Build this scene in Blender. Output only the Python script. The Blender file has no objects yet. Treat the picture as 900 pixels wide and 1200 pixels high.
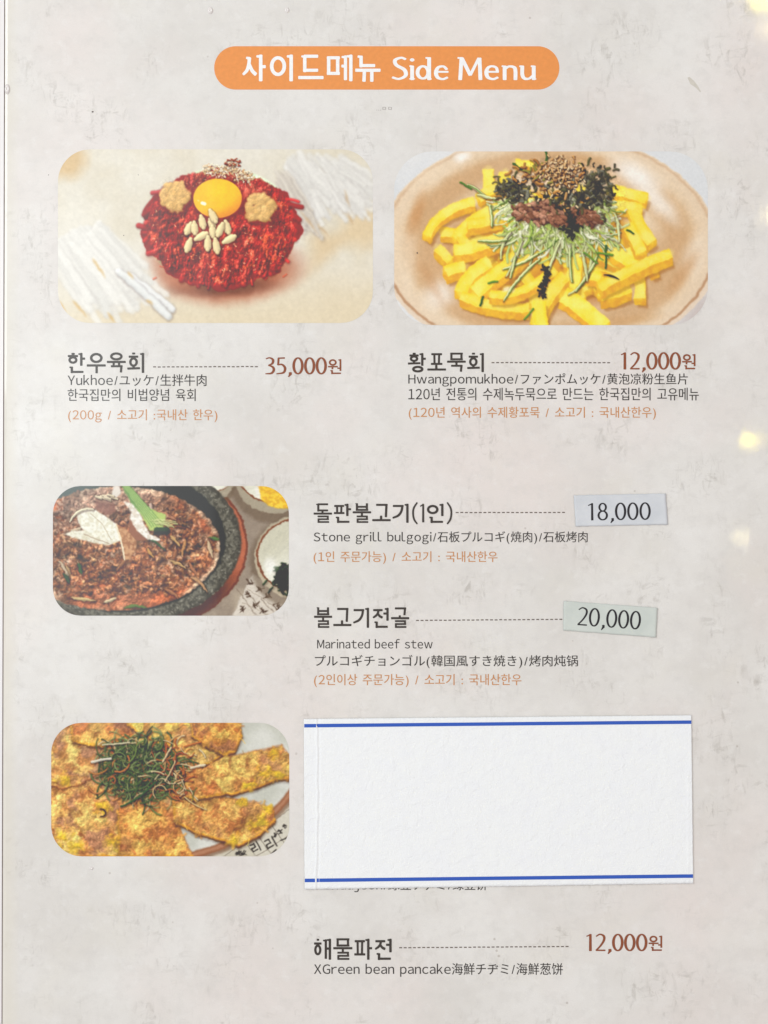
import bpy, math, random
import numpy as np
from mathutils import Vector

# ------------------------------------------------------------------ camera, world, light, exposure
sc = bpy.context.scene
PX = 0.0003                                   # the page is measured in steps of 0.3 mm
def P(x, y, z=0.0): return ((x - 450.0) * PX, (600.0 - y) * PX, z)

cam = bpy.data.cameras.new("camera")
cam.sensor_fit = 'VERTICAL'; cam.sensor_height = 36.0; cam.sensor_width = 27.0
CAM_H = 0.56
cam.lens = 36.0 * CAM_H / 0.36
cam.clip_start = 0.01; cam.clip_end = 50.0
cam_o = bpy.data.objects.new("camera", cam)
cam_o.location = (0, 0, CAM_H); cam_o.rotation_euler = (0, 0, 0)
sc.collection.objects.link(cam_o); sc.camera = cam_o

world = bpy.data.worlds.new("World"); sc.world = world; world.use_nodes = True
bg = world.node_tree.nodes['Background']
bg.inputs[0].default_value = (1.0, 0.965, 0.95, 1); bg.inputs[1].default_value = 0.62

def area(name, loc, size, size_y, power, col, target=(0, 0, 0)):
    l = bpy.data.lights.new(name, 'AREA'); l.shape = 'RECTANGLE'; l.size = size; l.size_y = size_y
    l.energy = power; l.color = col
    o = bpy.data.objects.new(name, l); o.location = loc
    d = Vector(target) - Vector(loc)
    o.rotation_euler = d.to_track_quat('-Z', 'Y').to_euler()
    sc.collection.objects.link(o); return o
# tall window to the left of the table (its soft reflection washes out the left of the page)
area("window_light", (-1.05, 0.55, 1.15), 0.75, 1.0, 14.0, (0.91, 0.98, 1.0), (-0.10, 0.06, 0))
area("warm_room_light", (1.2, -0.5, 1.3), 0.9, 0.9, 2.4, (1.0, 0.80, 0.74), (0.08, -0.08, 0))
# nested overhead area lights, added so the laminate mirrors a soft haze at left
def veil_panel(px0, py0, px1, py1, H, L):
    k = (CAM_H + H) / CAM_H
    x, y, _ = P((px0 + px1) / 2, (py0 + py1) / 2)
    w, h = (px1 - px0) * PX * k, (py1 - py0) * PX * k
    area("veil_light", (x * k, y * k, H), w, h, L * math.pi * w * h, (0.90, 0.99, 1.0), (x * k, y * k, 0))
veil_panel(-140, 90, 250, 860, 1.70, .75)
veil_panel(-120, 180, 190, 760, 1.69, .75)
veil_panel(-100, 240, 130, 600, 1.68, 1.1)
veil_panel(20, 470, 210, 560, 1.67, .6)
def bulb(name, px, py, H, r, L, col):
    # a small warm ceiling bulb whose mirror image shows in the laminate
    x, y, _ = P(px, py)
    k = (CAM_H + H) / CAM_H
    l = bpy.data.lights.new(name, 'POINT'); l.shadow_soft_size = r; l.color = col
    l.energy = L * 4 * math.pi * math.pi * r * r
    o = bpy.data.objects.new(name, l); o.location = (x * k, y * k, H)
    sc.collection.objects.link(o)
bulb("ceiling_bulb", 892, 0, 1.9, 0.010, 90, (1, .86, .03))
bulb("ceiling_bulb", 899, 34, 1.9, 0.010, 20, (1, .80, .40))  # extra dim lamp, added to draw the streak below the first reflection
bulb("ceiling_bulb", 904, 252, 1.9, 0.010, 30, (1, .84, .40))
bulb("ceiling_bulb", 880, 516, 1.9, 0.0062, 90, (1, .84, .03))
bulb("ceiling_bulb", 867, 629, 1.9, 0.0055, 46, (1, .86, .40))

sc.view_settings.view_transform = 'Standard'; sc.view_settings.look = 'None'
sc.view_settings.exposure = 0.0; sc.view_settings.gamma = 1.0
sc.render.engine = 'CYCLES'

# ------------------------------------------------------------------ helpers
K = 1.0                                        # page light level: display = albedo * K
def lin(c):
    c = np.asarray(c, float) / 255.0
    return np.where(c <= 0.04045, c / 12.92, ((c + 0.055) / 1.055) ** 2.4)
VEIL = 0.036                                   # what the laminate itself mirrors back
def alb(c): return tuple(float(v) for v in np.clip((lin(c) - VEIL) / 0.93, 0.002, 0.9))
def albp(c): return tuple(float(v) for v in np.clip(lin(c) / K, 0, 0.9))

def link(name, me, mat, parent=None):
    o = bpy.data.objects.new(name, me)
    sc.collection.objects.link(o)
    if mat is not None and not me.materials: me.materials.append(mat)
    if parent: o.parent = parent
    return o
def tag(o, label=None, cat=None, group=None, kind=None):
    if label: o['label'] = label
    if cat: o['category'] = cat
    if group: o['group'] = group
    if kind: o['kind'] = kind
    return o
def mesh(name, verts, faces, smooth=False):
    me = bpy.data.meshes.new(name); me.from_pydata(verts, [], faces)
    if smooth:
        for p in me.polygons: p.use_smooth = True
    me.update(); return me

ROUGH, COAT_R = 0.50, 0.050
def laminate(nt, b, L, bump_from=None):
    """paper under a thin glossy laminate; the film is slightly wavy"""
    b.inputs['Roughness'].default_value = ROUGH
    b.inputs['Specular IOR Level'].default_value = 0.5
    b.inputs['Coat Weight'].default_value = 1.0
    b.inputs['Coat Roughness'].default_value = COAT_R
    b.inputs['Coat IOR'].default_value = 1.45
    tc = nt.nodes.new('ShaderNodeTexCoord')
    n1 = nt.nodes.new('ShaderNodeTexNoise'); n1.inputs['Scale'].default_value = 55; n1.inputs['Detail'].default_value = 5
    mp = nt.nodes.new('ShaderNodeMapping'); mp.inputs['Scale'].default_value = (1.8, 0.45, 1)
    L.new(tc.outputs['Object'], mp.inputs['Vector']); L.new(mp.outputs[0], n1.inputs['Vector'])
    n2 = nt.nodes.new('ShaderNodeTexNoise'); n2.inputs['Scale'].default_value = 900; n2.inputs['Detail'].default_value = 3
    L.new(tc.outputs['Object'], n2.inputs['Vector'])
    mul = nt.nodes.new('ShaderNodeMath'); mul.operation = 'MULTIPLY'; mul.inputs[1].default_value = 0.06
    L.new(n2.outputs['Fac'], mul.inputs[0])
    add = nt.nodes.new('ShaderNodeMath'); add.operation = 'ADD'
    L.new(n1.outputs['Fac'], add.inputs[0]); L.new(mul.outputs[0], add.inputs[1])
    bp = nt.nodes.new('ShaderNodeBump'); bp.inputs['Strength'].default_value = 1.0; bp.inputs['Distance'].default_value = 0.000022
    L.new(add.outputs[0], bp.inputs['Height'])
    L.new(bp.outputs[0], b.inputs['Coat Normal'])
    L.new(bp.outputs[0], b.inputs['Normal'])
    return tc

def ink(name, rgb, fade=0.0):
    m = bpy.data.materials.new(name); m.use_nodes = True
    nt = m.node_tree; L = nt.links; b = nt.nodes['Principled BSDF']
    tc = laminate(nt, b, L)
    n = nt.nodes.new('ShaderNodeTexNoise'); n.inputs['Scale'].default_value = 700; n.inputs['Detail'].default_value = 4
    L.new(tc.outputs['Object'], n.inputs['Vector'])
    r = nt.nodes.new('ShaderNodeMapRange'); r.inputs['From Min'].default_value = .3; r.inputs['From Max'].default_value = .7
    L.new(n.outputs['Fac'], r.inputs['Value'])
    mx = nt.nodes.new('ShaderNodeMix'); mx.data_type = 'RGBA'
    a = np.array(alb(rgb))
    mx.inputs[6].default_value = (*(a * 0.955), 1); mx.inputs[7].default_value = (*np.clip(a * 1.045, 0, .95), 1)
    L.new(r.outputs[0], mx.inputs[0]); L.new(mx.outputs[2], b.inputs['Base Color'])
    return m

class G:
    """tiny node-graph helper"""
    def __init__(s, m): s.nt = m.node_tree; s.L = s.nt.links
    def noise(s, vec, scale, detail=4, rough=0.5, dist=0.0):
        n = s.nt.nodes.new('ShaderNodeTexNoise'); n.inputs['Scale'].default_value = scale
        n.inputs['Detail'].default_value = detail; n.inputs['Roughness'].default_value = rough
        n.inputs['Distortion'].default_value = dist
        s.L.new(vec, n.inputs['Vector']); return n.outputs['Fac']
    def mapv(s, vec, scale=(1, 1, 1), rot=(0, 0, 0), loc=(0, 0, 0)):
        n = s.nt.nodes.new('ShaderNodeMapping'); n.inputs['Scale'].default_value = scale
        n.inputs['Rotation'].default_value = rot; n.inputs['Location'].default_value = loc
        s.L.new(vec, n.inputs['Vector']); return n.outputs[0]
    def rng(s, v, a, b, c=0.0, d=1.0):
        n = s.nt.nodes.new('ShaderNodeMapRange')
        for k, x in zip(('From Min', 'From Max', 'To Min', 'To Max'), (a, b, c, d)): n.inputs[k].default_value = x
        s.L.new(v, n.inputs['Value']); return n.outputs[0]
    def math(s, op, a, b):
        n = s.nt.nodes.new('ShaderNodeMath'); n.operation = op
        for i, x in enumerate((a, b)):
            if isinstance(x, (int, float)): n.inputs[i].default_value = x
            else: s.L.new(x, n.inputs[i])
        return n.outputs[0]
    def mix(s, f, a, b):
        n = s.nt.nodes.new('ShaderNodeMix'); n.data_type = 'RGBA'
        for i, x in ((0, f), (6, a), (7, b)):
            if isinstance(x, (int, float)): n.inputs[i].default_value = x
            elif isinstance(x, tuple): n.inputs[i].default_value = (*x, 1)
            else: s.L.new(x, n.inputs[i])
        return n.outputs[2]

def paper_material():
    m = bpy.data.materials.new("mottled_page"); m.use_nodes = True
    g = G(m); nt = m.node_tree; b = nt.nodes['Principled BSDF']
    tc = laminate(nt, b, g.L); v = tc.outputs['Object']
    base = g.mix(g.rng(g.noise(v, 22, 7, .62), .38, .62), alb((228, 225, 221)), alb((218, 214, 209)))
    pink = g.rng(g.noise(g.mapv(v, loc=(3, 1, 0)), 13, 5), .46, .68, 0, .55)
    base = g.mix(pink, base, alb((228, 215, 210)))
    warm = g.rng(g.noise(g.mapv(v, loc=(-2, 5, 0)), 30, 5), .55, .72, 0, .4)
    base = g.mix(warm, base, alb((222, 217, 206)))
    # soft cloudy relief of the printed stone
    cl = g.rng(g.noise(v, 190, 6, .7), .48, .72, 0, .36)
    base = g.mix(cl, base, alb((203, 199, 195)))
    clb = g.rng(g.noise(g.mapv(v, loc=(9, 9, 0)), 210, 6, .65), .54, .75, 0, .38)
    base = g.mix(clb, base, alb((238, 236, 234)))
    # scratchy marks in patches
    patch = g.rng(g.noise(g.mapv(v, loc=(1, 7, 0)), 45, 3), .49, .64)
    for sc_, rot, loc, amp in (((1, .45, 1), .5, 0, .52), ((.5, 1.1, 1), -.35, 4, .40), ((1, .3, 1), 1.2, 8, .26)):
        s = g.noise(g.mapv(v, scale=sc_, rot=(0, 0, rot), loc=(loc, loc, 0)), 400, 5, .62, .6)
        s = g.math('MULTIPLY', g.rng(s, .55, .70, 0, amp), patch)
        base = g.mix(s, base, alb((170, 164, 156)))
    # rare dark and rusty specks
    vo = nt.nodes.new('ShaderNodeTexVoronoi'); vo.inputs['Scale'].default_value = 130
    g.L.new(v, vo.inputs['Vector'])
    sp = g.math('MULTIPLY', g.rng(vo.outputs['Distance'], .035, .075, 1, 0),
                g.rng(g.noise(g.mapv(v, loc=(4, 2, 0)), 60, 1), .56, .60))
    base = g.mix(g.math('MULTIPLY', sp, .45), base, alb((150, 135, 122)))
    # paper grain
    fine = g.rng(g.noise(v, 2600, 3), .35, .65, 0, .16)
    base = g.mix(fine, base, alb((204, 200, 196)))
    # yellowed strip along the left edge of the print
    sx = nt.nodes.new('ShaderNodeSeparateXYZ'); g.L.new(v, sx.inputs[0])
    edge = g.rng(g.math('ADD', sx.outputs[0], g.math('MULTIPLY', g.noise(v, 60, 4), .004)),
                 P(10, 0)[0] + .002, P(22, 0)[0] + .002, .55, 0)
    base = g.mix(edge, base, alb((219, 213, 200)))
    g.L.new(base, b.inputs['Base Color'])
    return m

# ------------------------------------------------------------------ table and page
def slab_outline(pts, ztop, zbot):
    n = len(pts)
    v = [P(x, y, ztop) for x, y in pts] + [P(x, y, zbot) for x, y in pts]
    f = [tuple(range(n))[::-1], tuple(range(n, 2 * n))] + [(i, (i + 1) % n, n + (i + 1) % n, n + i) for i in range(n)]
    # outline is given clockwise on the page (y down)
    return v, f

tm = bpy.data.materials.new("table_top"); tm.use_nodes = True
g = G(tm); tb = tm.node_tree.nodes['Principled BSDF']; tb.inputs['Roughness'].default_value = .55
tcn = tm.node_tree.nodes.new('ShaderNodeTexCoord')
g.L.new(g.mix(g.rng(g.noise(g.mapv(tcn.outputs['Object'], (1, 14, 1)), 9, 6), .35, .65), (.24, .15, .09), (.33, .22, .14)), tb.inputs['Base Color'])
S_ = .6
tbl = link("table", mesh("table", [(x, y, z) for z in (-.004, -.034) for x, y in ((-S_, -S_), (S_, -S_), (S_, S_), (-S_, S_))],
     [(0, 1, 2, 3), (7, 6, 5, 4), (0, 4, 5, 1), (1, 5, 6, 2), (2, 6, 7, 3), (3, 7, 4, 0)]), tm)
tag(tbl, kind='structure')

page_mat = paper_material()
def edge_x(y): return 6.0 - 3.2 * y / 1200.0
def grid_plate(xl, xr, y0, y1, nx, ny, th, fz):
    """thin plate whose top is a grid; xl and xr are functions of y; fz gives the height"""
    vs = []; fs = []
    for j in range(ny + 1):
        y = y0 + (y1 - y0) * j / ny
        for i in range(nx + 1):
            t = i / nx
            x = xl(y) * (1 - t) + xr(y) * t
            vs.append(P(x, y, fz(x, y, t, j / ny)))
    W = nx + 1
    for j in range(ny):
        for i in range(nx):
            a = j * W + i; fs.append((a, a + W, a + W + 1, a + 1))
    ring = [i for i in range(W)] + [j * W + nx for j in range(1, ny + 1)] + [ny * W + i for i in range(nx - 1, -1, -1)] + [j * W for j in range(ny - 1, 0, -1)]
    n0 = len(vs)
    for r in ring: vs.append((vs[r][0], vs[r][1], vs[r][2] - th))
    n = len(ring)
    for k in range(n):
        a, b_ = ring[k], ring[(k + 1) % n]
        fs.append((a, b_, n0 + (k + 1) % n, n0 + k))
    fs.append(tuple(n0 + k for k in range(n)))
    return vs, fs
def roll(x, y, t, s): return -0.0002 * max(0, 1 - (x - edge_x(y)) / 3.0) ** 2
vs, fs = [], []
page = link("menu_page", mesh("menu_page", *grid_plate(lambda y: edge_x(y), lambda y: 960, -60, 1260, 312, 4, .0005, roll)), page_mat)
tag(page, "large laminated menu page in mottled pale grey with orange title, dish photos and prices", "menu page")

lm = bpy.data.materials.new("clear_laminate_margin"); lm.use_nodes = True
b = lm.node_tree.nodes['Principled BSDF']; laminate(lm.node_tree, b, lm.node_tree.links)
b.inputs['Base Color'].default_value = (*alb((231, 227, 226)), 1)
facing = link("facing_page", mesh("facing_page", *grid_plate(lambda y: -300, lambda y: edge_x(y) - 1.1, -60, 1260, 20, 4, .0005, lambda x, y, t, s: 0)), lm)
tag(facing, "blank pale strip of the neighbouring page along the left edge", "menu page")
bd = bpy.data.materials.new("binding_board"); bd.use_nodes = True
bd.node_tree.nodes['Principled BSDF'].inputs['Base Color'].default_value = (*alb((205, 190, 184)), 1)
v, f = slab_outline([(-305, -64), (965, -64), (965, 1264), (-305, 1264)], -.0008, -.0039)
bo = link("menu_cover", mesh("menu_cover", v, f), bd)
tag(bo, "brown backing board seen only in the narrow gap left of the page", "menu cover")

# ------------------------------------------------------------------ lettering
Z_PHOTO, Z_INK = 0.00004, 0.00006
def font_mesh(body, weight=0.0, space=1.0):
    c = bpy.data.curves.new("lettering", 'FONT'); c.body = body; c.offset = weight; c.space_character = space
    c.resolution_u = 3
    o = bpy.data.objects.new("lettering", c); sc.collection.objects.link(o)
    dg = bpy.context.evaluated_depsgraph_get(); dg.update()
    me = bpy.data.meshes.new_from_object(o.evaluated_get(dg))
    bpy.data.objects.remove(o); bpy.data.curves.remove(c)
    me.materials.clear()
    return me
def fit(me, box, z, rot=0.0, rel=None):
    n = len(me.vertices); co = np.empty(n * 3, np.float32); me.vertices.foreach_get('co', co); co = co.reshape(-1, 3)
    lo, hi = co.min(0), co.max(0)
    x0, y0, x1, y1 = box
    X = x0 + (co[:, 0] - lo[0]) / (hi[0] - lo[0]) * (x1 - x0)
    Y = y1 - (co[:, 1] - lo[1]) / (hi[1] - lo[1]) * (y1 - y0)
    zz = co[:, 2] - lo[2]
    if rot:
        cx, cy = (x0 + x1) / 2, (y0 + y1) / 2; c, s = math.cos(rot), math.sin(rot)
        X, Y = cx + (X - cx) * c - (Y - cy) * s, cy + (X - cx) * s + (Y - cy) * c
    if rel: X = X - rel[0] + 450; Y = Y - rel[1] + 600
    out = np.stack([(X - 450) * PX, (600 - Y) * PX, z + zz], 1).astype(np.float32)
    me.vertices.foreach_set('co', out.ravel()); me.update(); return me
GLYPH = {}
def glyph(ch):
    if ch not in GLYPH:
        me = font_mesh(ch); GLYPH[ch] = ([tuple(v.co) for v in me.vertices], [tuple(p.vertices) for p in me.polygons])
        bpy.data.meshes.remove(me)
    return GLYPH[ch]
def compose(body, bold=.010):
    """print line: wide sans figures and latin letters set beside the korean, kana and han glyphs"""
    V = []; F = []; x = 0.0
    for ch in body:
        if ch == ' ': x += .40; continue
        if ch.isascii() and ch.isalnum():
            v, f = glyph(chr(ord(ch) + 0xFEE0)); lo = min(a[0] for a in v); hi = max(a[0] for a in v); off = x - lo + .055; adv = hi - lo + .115
        elif ch.isascii():
            v, f = glyph(ch); lo = min(a[0] for a in v); hi = max(a[0] for a in v); off = x - lo + .08; adv = hi - lo + .17
        else:
            v, f = glyph(ch); off = x; adv = .92 if '가' <= ch <= '힣' else 1.0
        for k in range(2):
            o = len(V); V += [(a + off + k * bold, b_, k * 1.5e-6) for a, b_, _ in v]; F += [tuple(i + o for i in q) for q in f]
        x += adv
    me = bpy.data.meshes.new("lettering"); me.from_pydata(V, [], F); me.update(); return me
def line_of_text(name, body, box, m, weight=0.0, space=1.0, parent=None):
    me = fit(compose(body), box, Z_INK); me.name = name
    return link(name, me, m, parent or page)

# --- pen strokes for the display lettering: each stroke = (points, widths)
class Pen:
    def __init__(s): s.v = []; s.f = []; s.k = 0
    def stroke(s, pts, w, closed=False, taper=None):
        pts = [np.array(p, float) for p in pts]; n = len(pts)
        ws = w if hasattr(w, '__len__') else [w] * n
        z = s.k * 1.5e-6; s.k += 1
        L, R = [], []
        for i, p in enumerate(pts):
            a = pts[(i - 1) % n] if (closed or i > 0) else None
            c = pts[(i + 1) % n] if (closed or i < n - 1) else None
            d1 = (p - a) / (np.linalg.norm(p - a) + 1e-9) if a is not None else None
            d2 = (c - p) / (np.linalg.norm(c - p) + 1e-9) if c is not None else None
            if d1 is None: d1 = d2
            if d2 is None: d2 = d1
            n1 = np.array([-d1[1], d1[0]]); n2 = np.array([-d2[1], d2[0]])
            nn = n1 + n2; l = np.linalg.norm(nn)
            nn = nn / l if l > .2 else n1
            h = ws[i] / 2 / max(.45, float(nn @ n1))
            L.append(p + nn * h); R.append(p - nn * h)
        if not closed:     # softly rounded ends
            for side in (0, -1):
                d = pts[0] - pts[1] if side == 0 else pts[-1] - pts[-2]
                d = d / (np.linalg.norm(d) + 1e-9); hw = ws[side] / 2
                a, b_ = (L[0], R[0]) if side == 0 else (L[-1], R[-1]); c = (a + b_) / 2
                na, nb = c + (a - c) * .62 + d * hw * .34, c + (b_ - c) * .62 + d * hw * .34
                if side == 0: L.insert(0, na); R.insert(0, nb)
                else: L.append(na); R.append(nb)
        o = len(s.v); m = len(L)
        for a, b_ in zip(L, R): s.v += [(a[0], -a[1], z), (b_[0], -b_[1], z)]
        for i in range(m if closed else m - 1):
            j = (i + 1) % m; s.f.append((o + 2 * i, o + 2 * i + 1, o + 2 * j + 1, o + 2 * j))
    def ring(s, cx, cy, rx, ry, w, wv=None, n=26):
        pts = []; ws = []
        for i in range(n):
            t = 2 * math.pi * i / n; pts.append((cx + rx * math.cos(t), cy + ry * math.sin(t)))
            ws.append((wv or w) * abs(math.cos(t)) + w * (1 - abs(math.cos(t))))
        s.stroke(pts, ws, True)
    def arc(s, pts, w, n=18):
        """smooth curve through points; w may be one width per control point"""
        pts = [np.array(p, float) for p in pts]; q = [2 * pts[0] - pts[1]] + pts + [2 * pts[-1] - pts[-2]]
        ws = list(w) if hasattr(w, '__len__') else [w] * len(pts); out = []; ow = []
        m = max(3, n // (len(pts) - 1))
        for i in range(len(pts) - 1):
            p0, p1, p2, p3 = q[i:i + 4]
            for k in range(m + (i == len(pts) - 2)):
                t = k / m
                out.append(.5 * ((2 * p1) + (-p0 + p2) * t + (2 * p0 - 5 * p1 + 4 * p2 - p3) * t * t + (-p0 + 3 * p1 - 3 * p2 + p3) * t ** 3))
                ow.append(ws[i] * (1 - t) + ws[i + 1] * t)
        s.stroke(out, ow)
    def mesh(s, name):
        me = bpy.data.meshes.new(name); me.from_pydata(s.v, [], s.f); me.update()
        return me

CHO = 'ㄱㄲㄴㄷㄸㄹㅁㅂㅃㅅㅆㅇㅈㅉㅊㅋㅌㅍㅎ'
JUNG = 'ㅏㅐㅑㅒㅓㅔㅕㅖㅗㅘㅙㅚㅛㅜㅝㅞㅟㅠㅡㅢㅣ'
JONG = ['', 'ㄱ', 'ㄲ', 'ㄳ', 'ㄴ', 'ㄵ', 'ㄶ', 'ㄷ', 'ㄹ', 'ㄺ', 'ㄻ', 'ㄼ', 'ㄽ', 'ㄾ', 'ㄿ', 'ㅀ', 'ㅁ', 'ㅂ', 'ㅄ', 'ㅅ', 'ㅆ', 'ㅇ', 'ㅈ', 'ㅊ', 'ㅋ', 'ㅌ', 'ㅍ', 'ㅎ']
def vstem(p, x, y0, y1, w):
    p.stroke([(x, y0), (x, y1)], [w * 1.02, w * 1.05])
    p.stroke([(x - w * 1.15, y0 + w * .30), (x - w * .15, y0 + w * .36), (x + w * .35, y0 + w * .5)], [w * .62, w * .8, w * .6])
def beak(p, x, y, w): p.stroke([(x - w * .9, y), (x, y + w * .18)], [w * .62, w * .85])
def cons(p, ch, x0, y0, x1, y1, w, side=True):
    h = y1 - y0; d = x1 - x0; xm = (x0 + x1) / 2; t = w * .86
    if ch == 'ㄱ':
        if side: p.arc([(x1, y0), (x1 - .12 * d, y0 + .45 * h), (x1 - .45 * d, y0 + .8 * h), (x0 - .02, y1)], [w, w, w, w * .75])
        else: p.stroke([(x1, y0), (x1 - .03, y1)], w)
        p.stroke([(x0, y0), (x1 + w * .4, y0)], t)
    elif ch == 'ㄴ':
        p.stroke([(x0, y0), (x0, y1 + t * .4)], w); beak(p, x0, y0 + .01, w); p.stroke([(x0, y1), (x1, y1)], t)
    elif ch == 'ㄷ':
        p.stroke([(x0, y0), (x1, y0)], t); p.stroke([(x0 + w * .2, y0), (x0 + w * .2, y1 + t * .4)], w); beak(p, x0, y0, w * .8)
        p.stroke([(x0, y1), (x1, y1)], t)
    elif ch == 'ㄹ':
        ym = (y0 + y1) / 2
        t *= .92
        p.stroke([(x0, y0), (x1 + w * .3, y0)], t); p.stroke([(x1, y0), (x1, ym)], w * .9); p.stroke([(x0, ym), (x1 + w * .4, ym)], t)
        p.stroke([(x0 + w * .3, ym), (x0 + w * .3, y1)], w * .9); p.stroke([(x0, y1), (x1 + w * .5, y1)], t)
    elif ch == 'ㅁ':
        p.stroke([(x0, y0), (x0, y1)], w); p.stroke([(x1, y0), (x1, y1)], w)
        p.stroke([(x0 - w * .4, y0), (x1 + w * .5, y0)], t); p.stroke([(x0 - w * .4, y1), (x1 + w * .5, y1)], t)
    elif ch == 'ㅂ':
        p.stroke([(x0, y0 - w * .3), (x0, y1)], w); p.stroke([(x1, y0 - w * .3), (x1, y1)], w); ym = y0 + .45 * h
        beak(p, x0, y0 - w * .3, w * .7)
        p.stroke([(x0, ym), (x1, ym)], t); p.stroke([(x0 - w * .4, y1), (x1 + w * .5, y1)], t)
    elif ch == 'ㅅ':
        p.arc([(xm, y0), (xm - .03, y0 + .4 * h), (xm - .2 * d, y0 + .75 * h), (x0, y1)], [w, w, w * .95, w * .7])
        beak(p, xm, y0, w)
        p.arc([(xm + .0, y0 + .42 * h), (xm + .22 * d, y0 + .78 * h), (x1, y1)], [w * .9, w, w])
    elif ch == 'ㅈ':
        p.stroke([(x0 + .02, y0), (x1, y0)], t)
        p.arc([(xm + .08 * d, y0), (xm, y0 + .45 * h), (xm - .2 * d, y0 + .75 * h), (x0, y1)], [w, w, w * .95, w * .7])
        p.arc([(xm + .02, y0 + .5 * h), (xm + .22 * d, y0 + .8 * h), (x1, y1)], [w * .9, w, w])
    elif ch == 'ㅇ':
        p.ring(xm, (y0 + y1) / 2, d / 2, h / 2, w * .9, w * 1.05)
    elif ch == 'ㅍ':
        p.stroke([(x0, y0), (x1, y0)], t); p.stroke([(x0 + .27 * d, y0), (x0 + .29 * d, y1)], w * .9)
        p.stroke([(x0 + .75 * d, y0), (x0 + .72 * d, y1)], w * .9); p.stroke([(x0 - .02, y1), (x1 + .02, y1)], t)
    elif ch == 'ㅎ':
        p.stroke([(xm - .12 * d, y0 + t * .1), (xm + .16 * d, y0 + t * .1)], t * .9)
        p.stroke([(x0, y0 + .27 * h), (x1, y0 + .27 * h)], t)
        p.ring(xm, y0 + .70 * h, d * .36, h * .29, w * .85, w)
def syllable(p, ch, ox, w):
    k = ord(ch) - 0xAC00; c, v, f = CHO[k // 588], JUNG[k % 588 // 28], JONG[k % 28]
    X = lambda a: ox + a
    side = v in 'ㅏㅐㅓㅔㅣ'; comp = v in 'ㅚㅘㅝ'
    if side:
        yb = .90 if not f else .52
        two = v in 'ㅐㅔ'
        xr = .43 if two else .58
        cons(p, c, X(.06), .12 if c != 'ㅎ' else .04, X(xr), (.76 if not f else .50) if c not in 'ㅂㅁ' else .72, w)
        st = 1.0 if not f else .64
        if v == 'ㅏ': vstem(p, X(.78), .02, st, w); p.stroke([(X(.78), st * .46), (X(.97), st * .46)], w * .86)
        if v == 'ㅓ': vstem(p, X(.88), .02, st, w); p.stroke([(X(.66), st * .46), (X(.88), st * .46)], w * .86)
        if v == 'ㅣ': vstem(p, X(.86), .02, st, w)
        if v == 'ㅔ':
            vstem(p, X(.75), .05, .96, w * .9); vstem(p, X(.97), .02, 1.0, w * .95); p.stroke([(X(.60), .44), (X(.74), .44)], w * .8)
        if v == 'ㅐ':
            vstem(p, X(.68), .05, .96, w * .95); vstem(p, X(.90), .02, 1.0, w); p.stroke([(X(.68), .48), (X(.90), .48)], w * .86)
        if f: cons(p, f, X(.26), .72, X(.88), .97, w, False)
    elif comp:
        if v == 'ㅝ':
            cons(p, c, X(.12), .06, X(.54), .40, w)
            p.stroke([(X(.02), .52), (X(.66), .52)], w * .86); p.stroke([(X(.32), .52), (X(.30), .68)], w)
            vstem(p, X(.86), .02, .80, w); p.stroke([(X(.66), .63), (X(.86), .63)], w * .8)
            if f: cons(p, f, X(.28), .78, X(.88), .98, w, False)
        else:
            yy = .80 if not f else .56
            cons(p, c, X(.10), .02, X(.58), yy - .14, w)
            p.stroke([(X(.34), yy - .15), (X(.34), yy)], w); p.stroke([(X(.02), yy), (X(.68), yy - .02)], w * .86)
            sx = .86 if v == 'ㅚ' else .80; st = 1.0 if not f else .66
            vstem(p, X(sx), .02, st, w)
            if v == 'ㅘ': p.stroke([(X(sx), st * .46), (X(.98), st * .46)], w * .86)
            if f: cons(p, f, X(.30), .74, X(.80), .98, w, False)
    else:
        if not f:
            yv = {'ㅡ': .88, 'ㅜ': .64, 'ㅠ': .60, 'ㅗ': .88}[v]
            top = .06; bot = {'ㅡ': .60, 'ㅜ': .46, 'ㅠ': .42, 'ㅗ': .58}[v]
            if c == 'ㄱ': bot = .70
            cons(p, c, X(.22), top, X(.78), bot, w, False)
            p.stroke([(X(.0), yv), (X(1.0), yv)], w * .88)
            if v == 'ㅗ': p.stroke([(X(.48), .66), (X(.48), yv)], w)
            if v == 'ㅜ': p.stroke([(X(.52), yv), (X(.52), 1.02)], w)
            if v == 'ㅠ': p.stroke([(X(.36), yv), (X(.34), 1.02)], w); p.stroke([(X(.66), yv), (X(.66), 1.02)], w)
        else:
            cb = .33 if v in 'ㅜㅠㅡ' else .36
            cons(p, c, X(.22), .03, X(.78), cb, w * .94, False)
            yv = .46 if v != 'ㅗ' else .53
            p.stroke([(X(.0), yv), (X(1.0), yv)], w * .86)
            if v == 'ㅗ': p.stroke([(X(.48), .40), (X(.48), yv)], w * .9)
            if v == 'ㅜ': p.stroke([(X(.50), yv), (X(.50), .64)], w * .9)
            if v == 'ㅠ': p.stroke([(X(.36), yv), (X(.35), .62)], w * .9); p.stroke([(X(.65), yv), (X(.65), .62)], w * .9)
            cons(p, f, X(.22), .68, X(.78), .98, w * .94, False)
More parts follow.
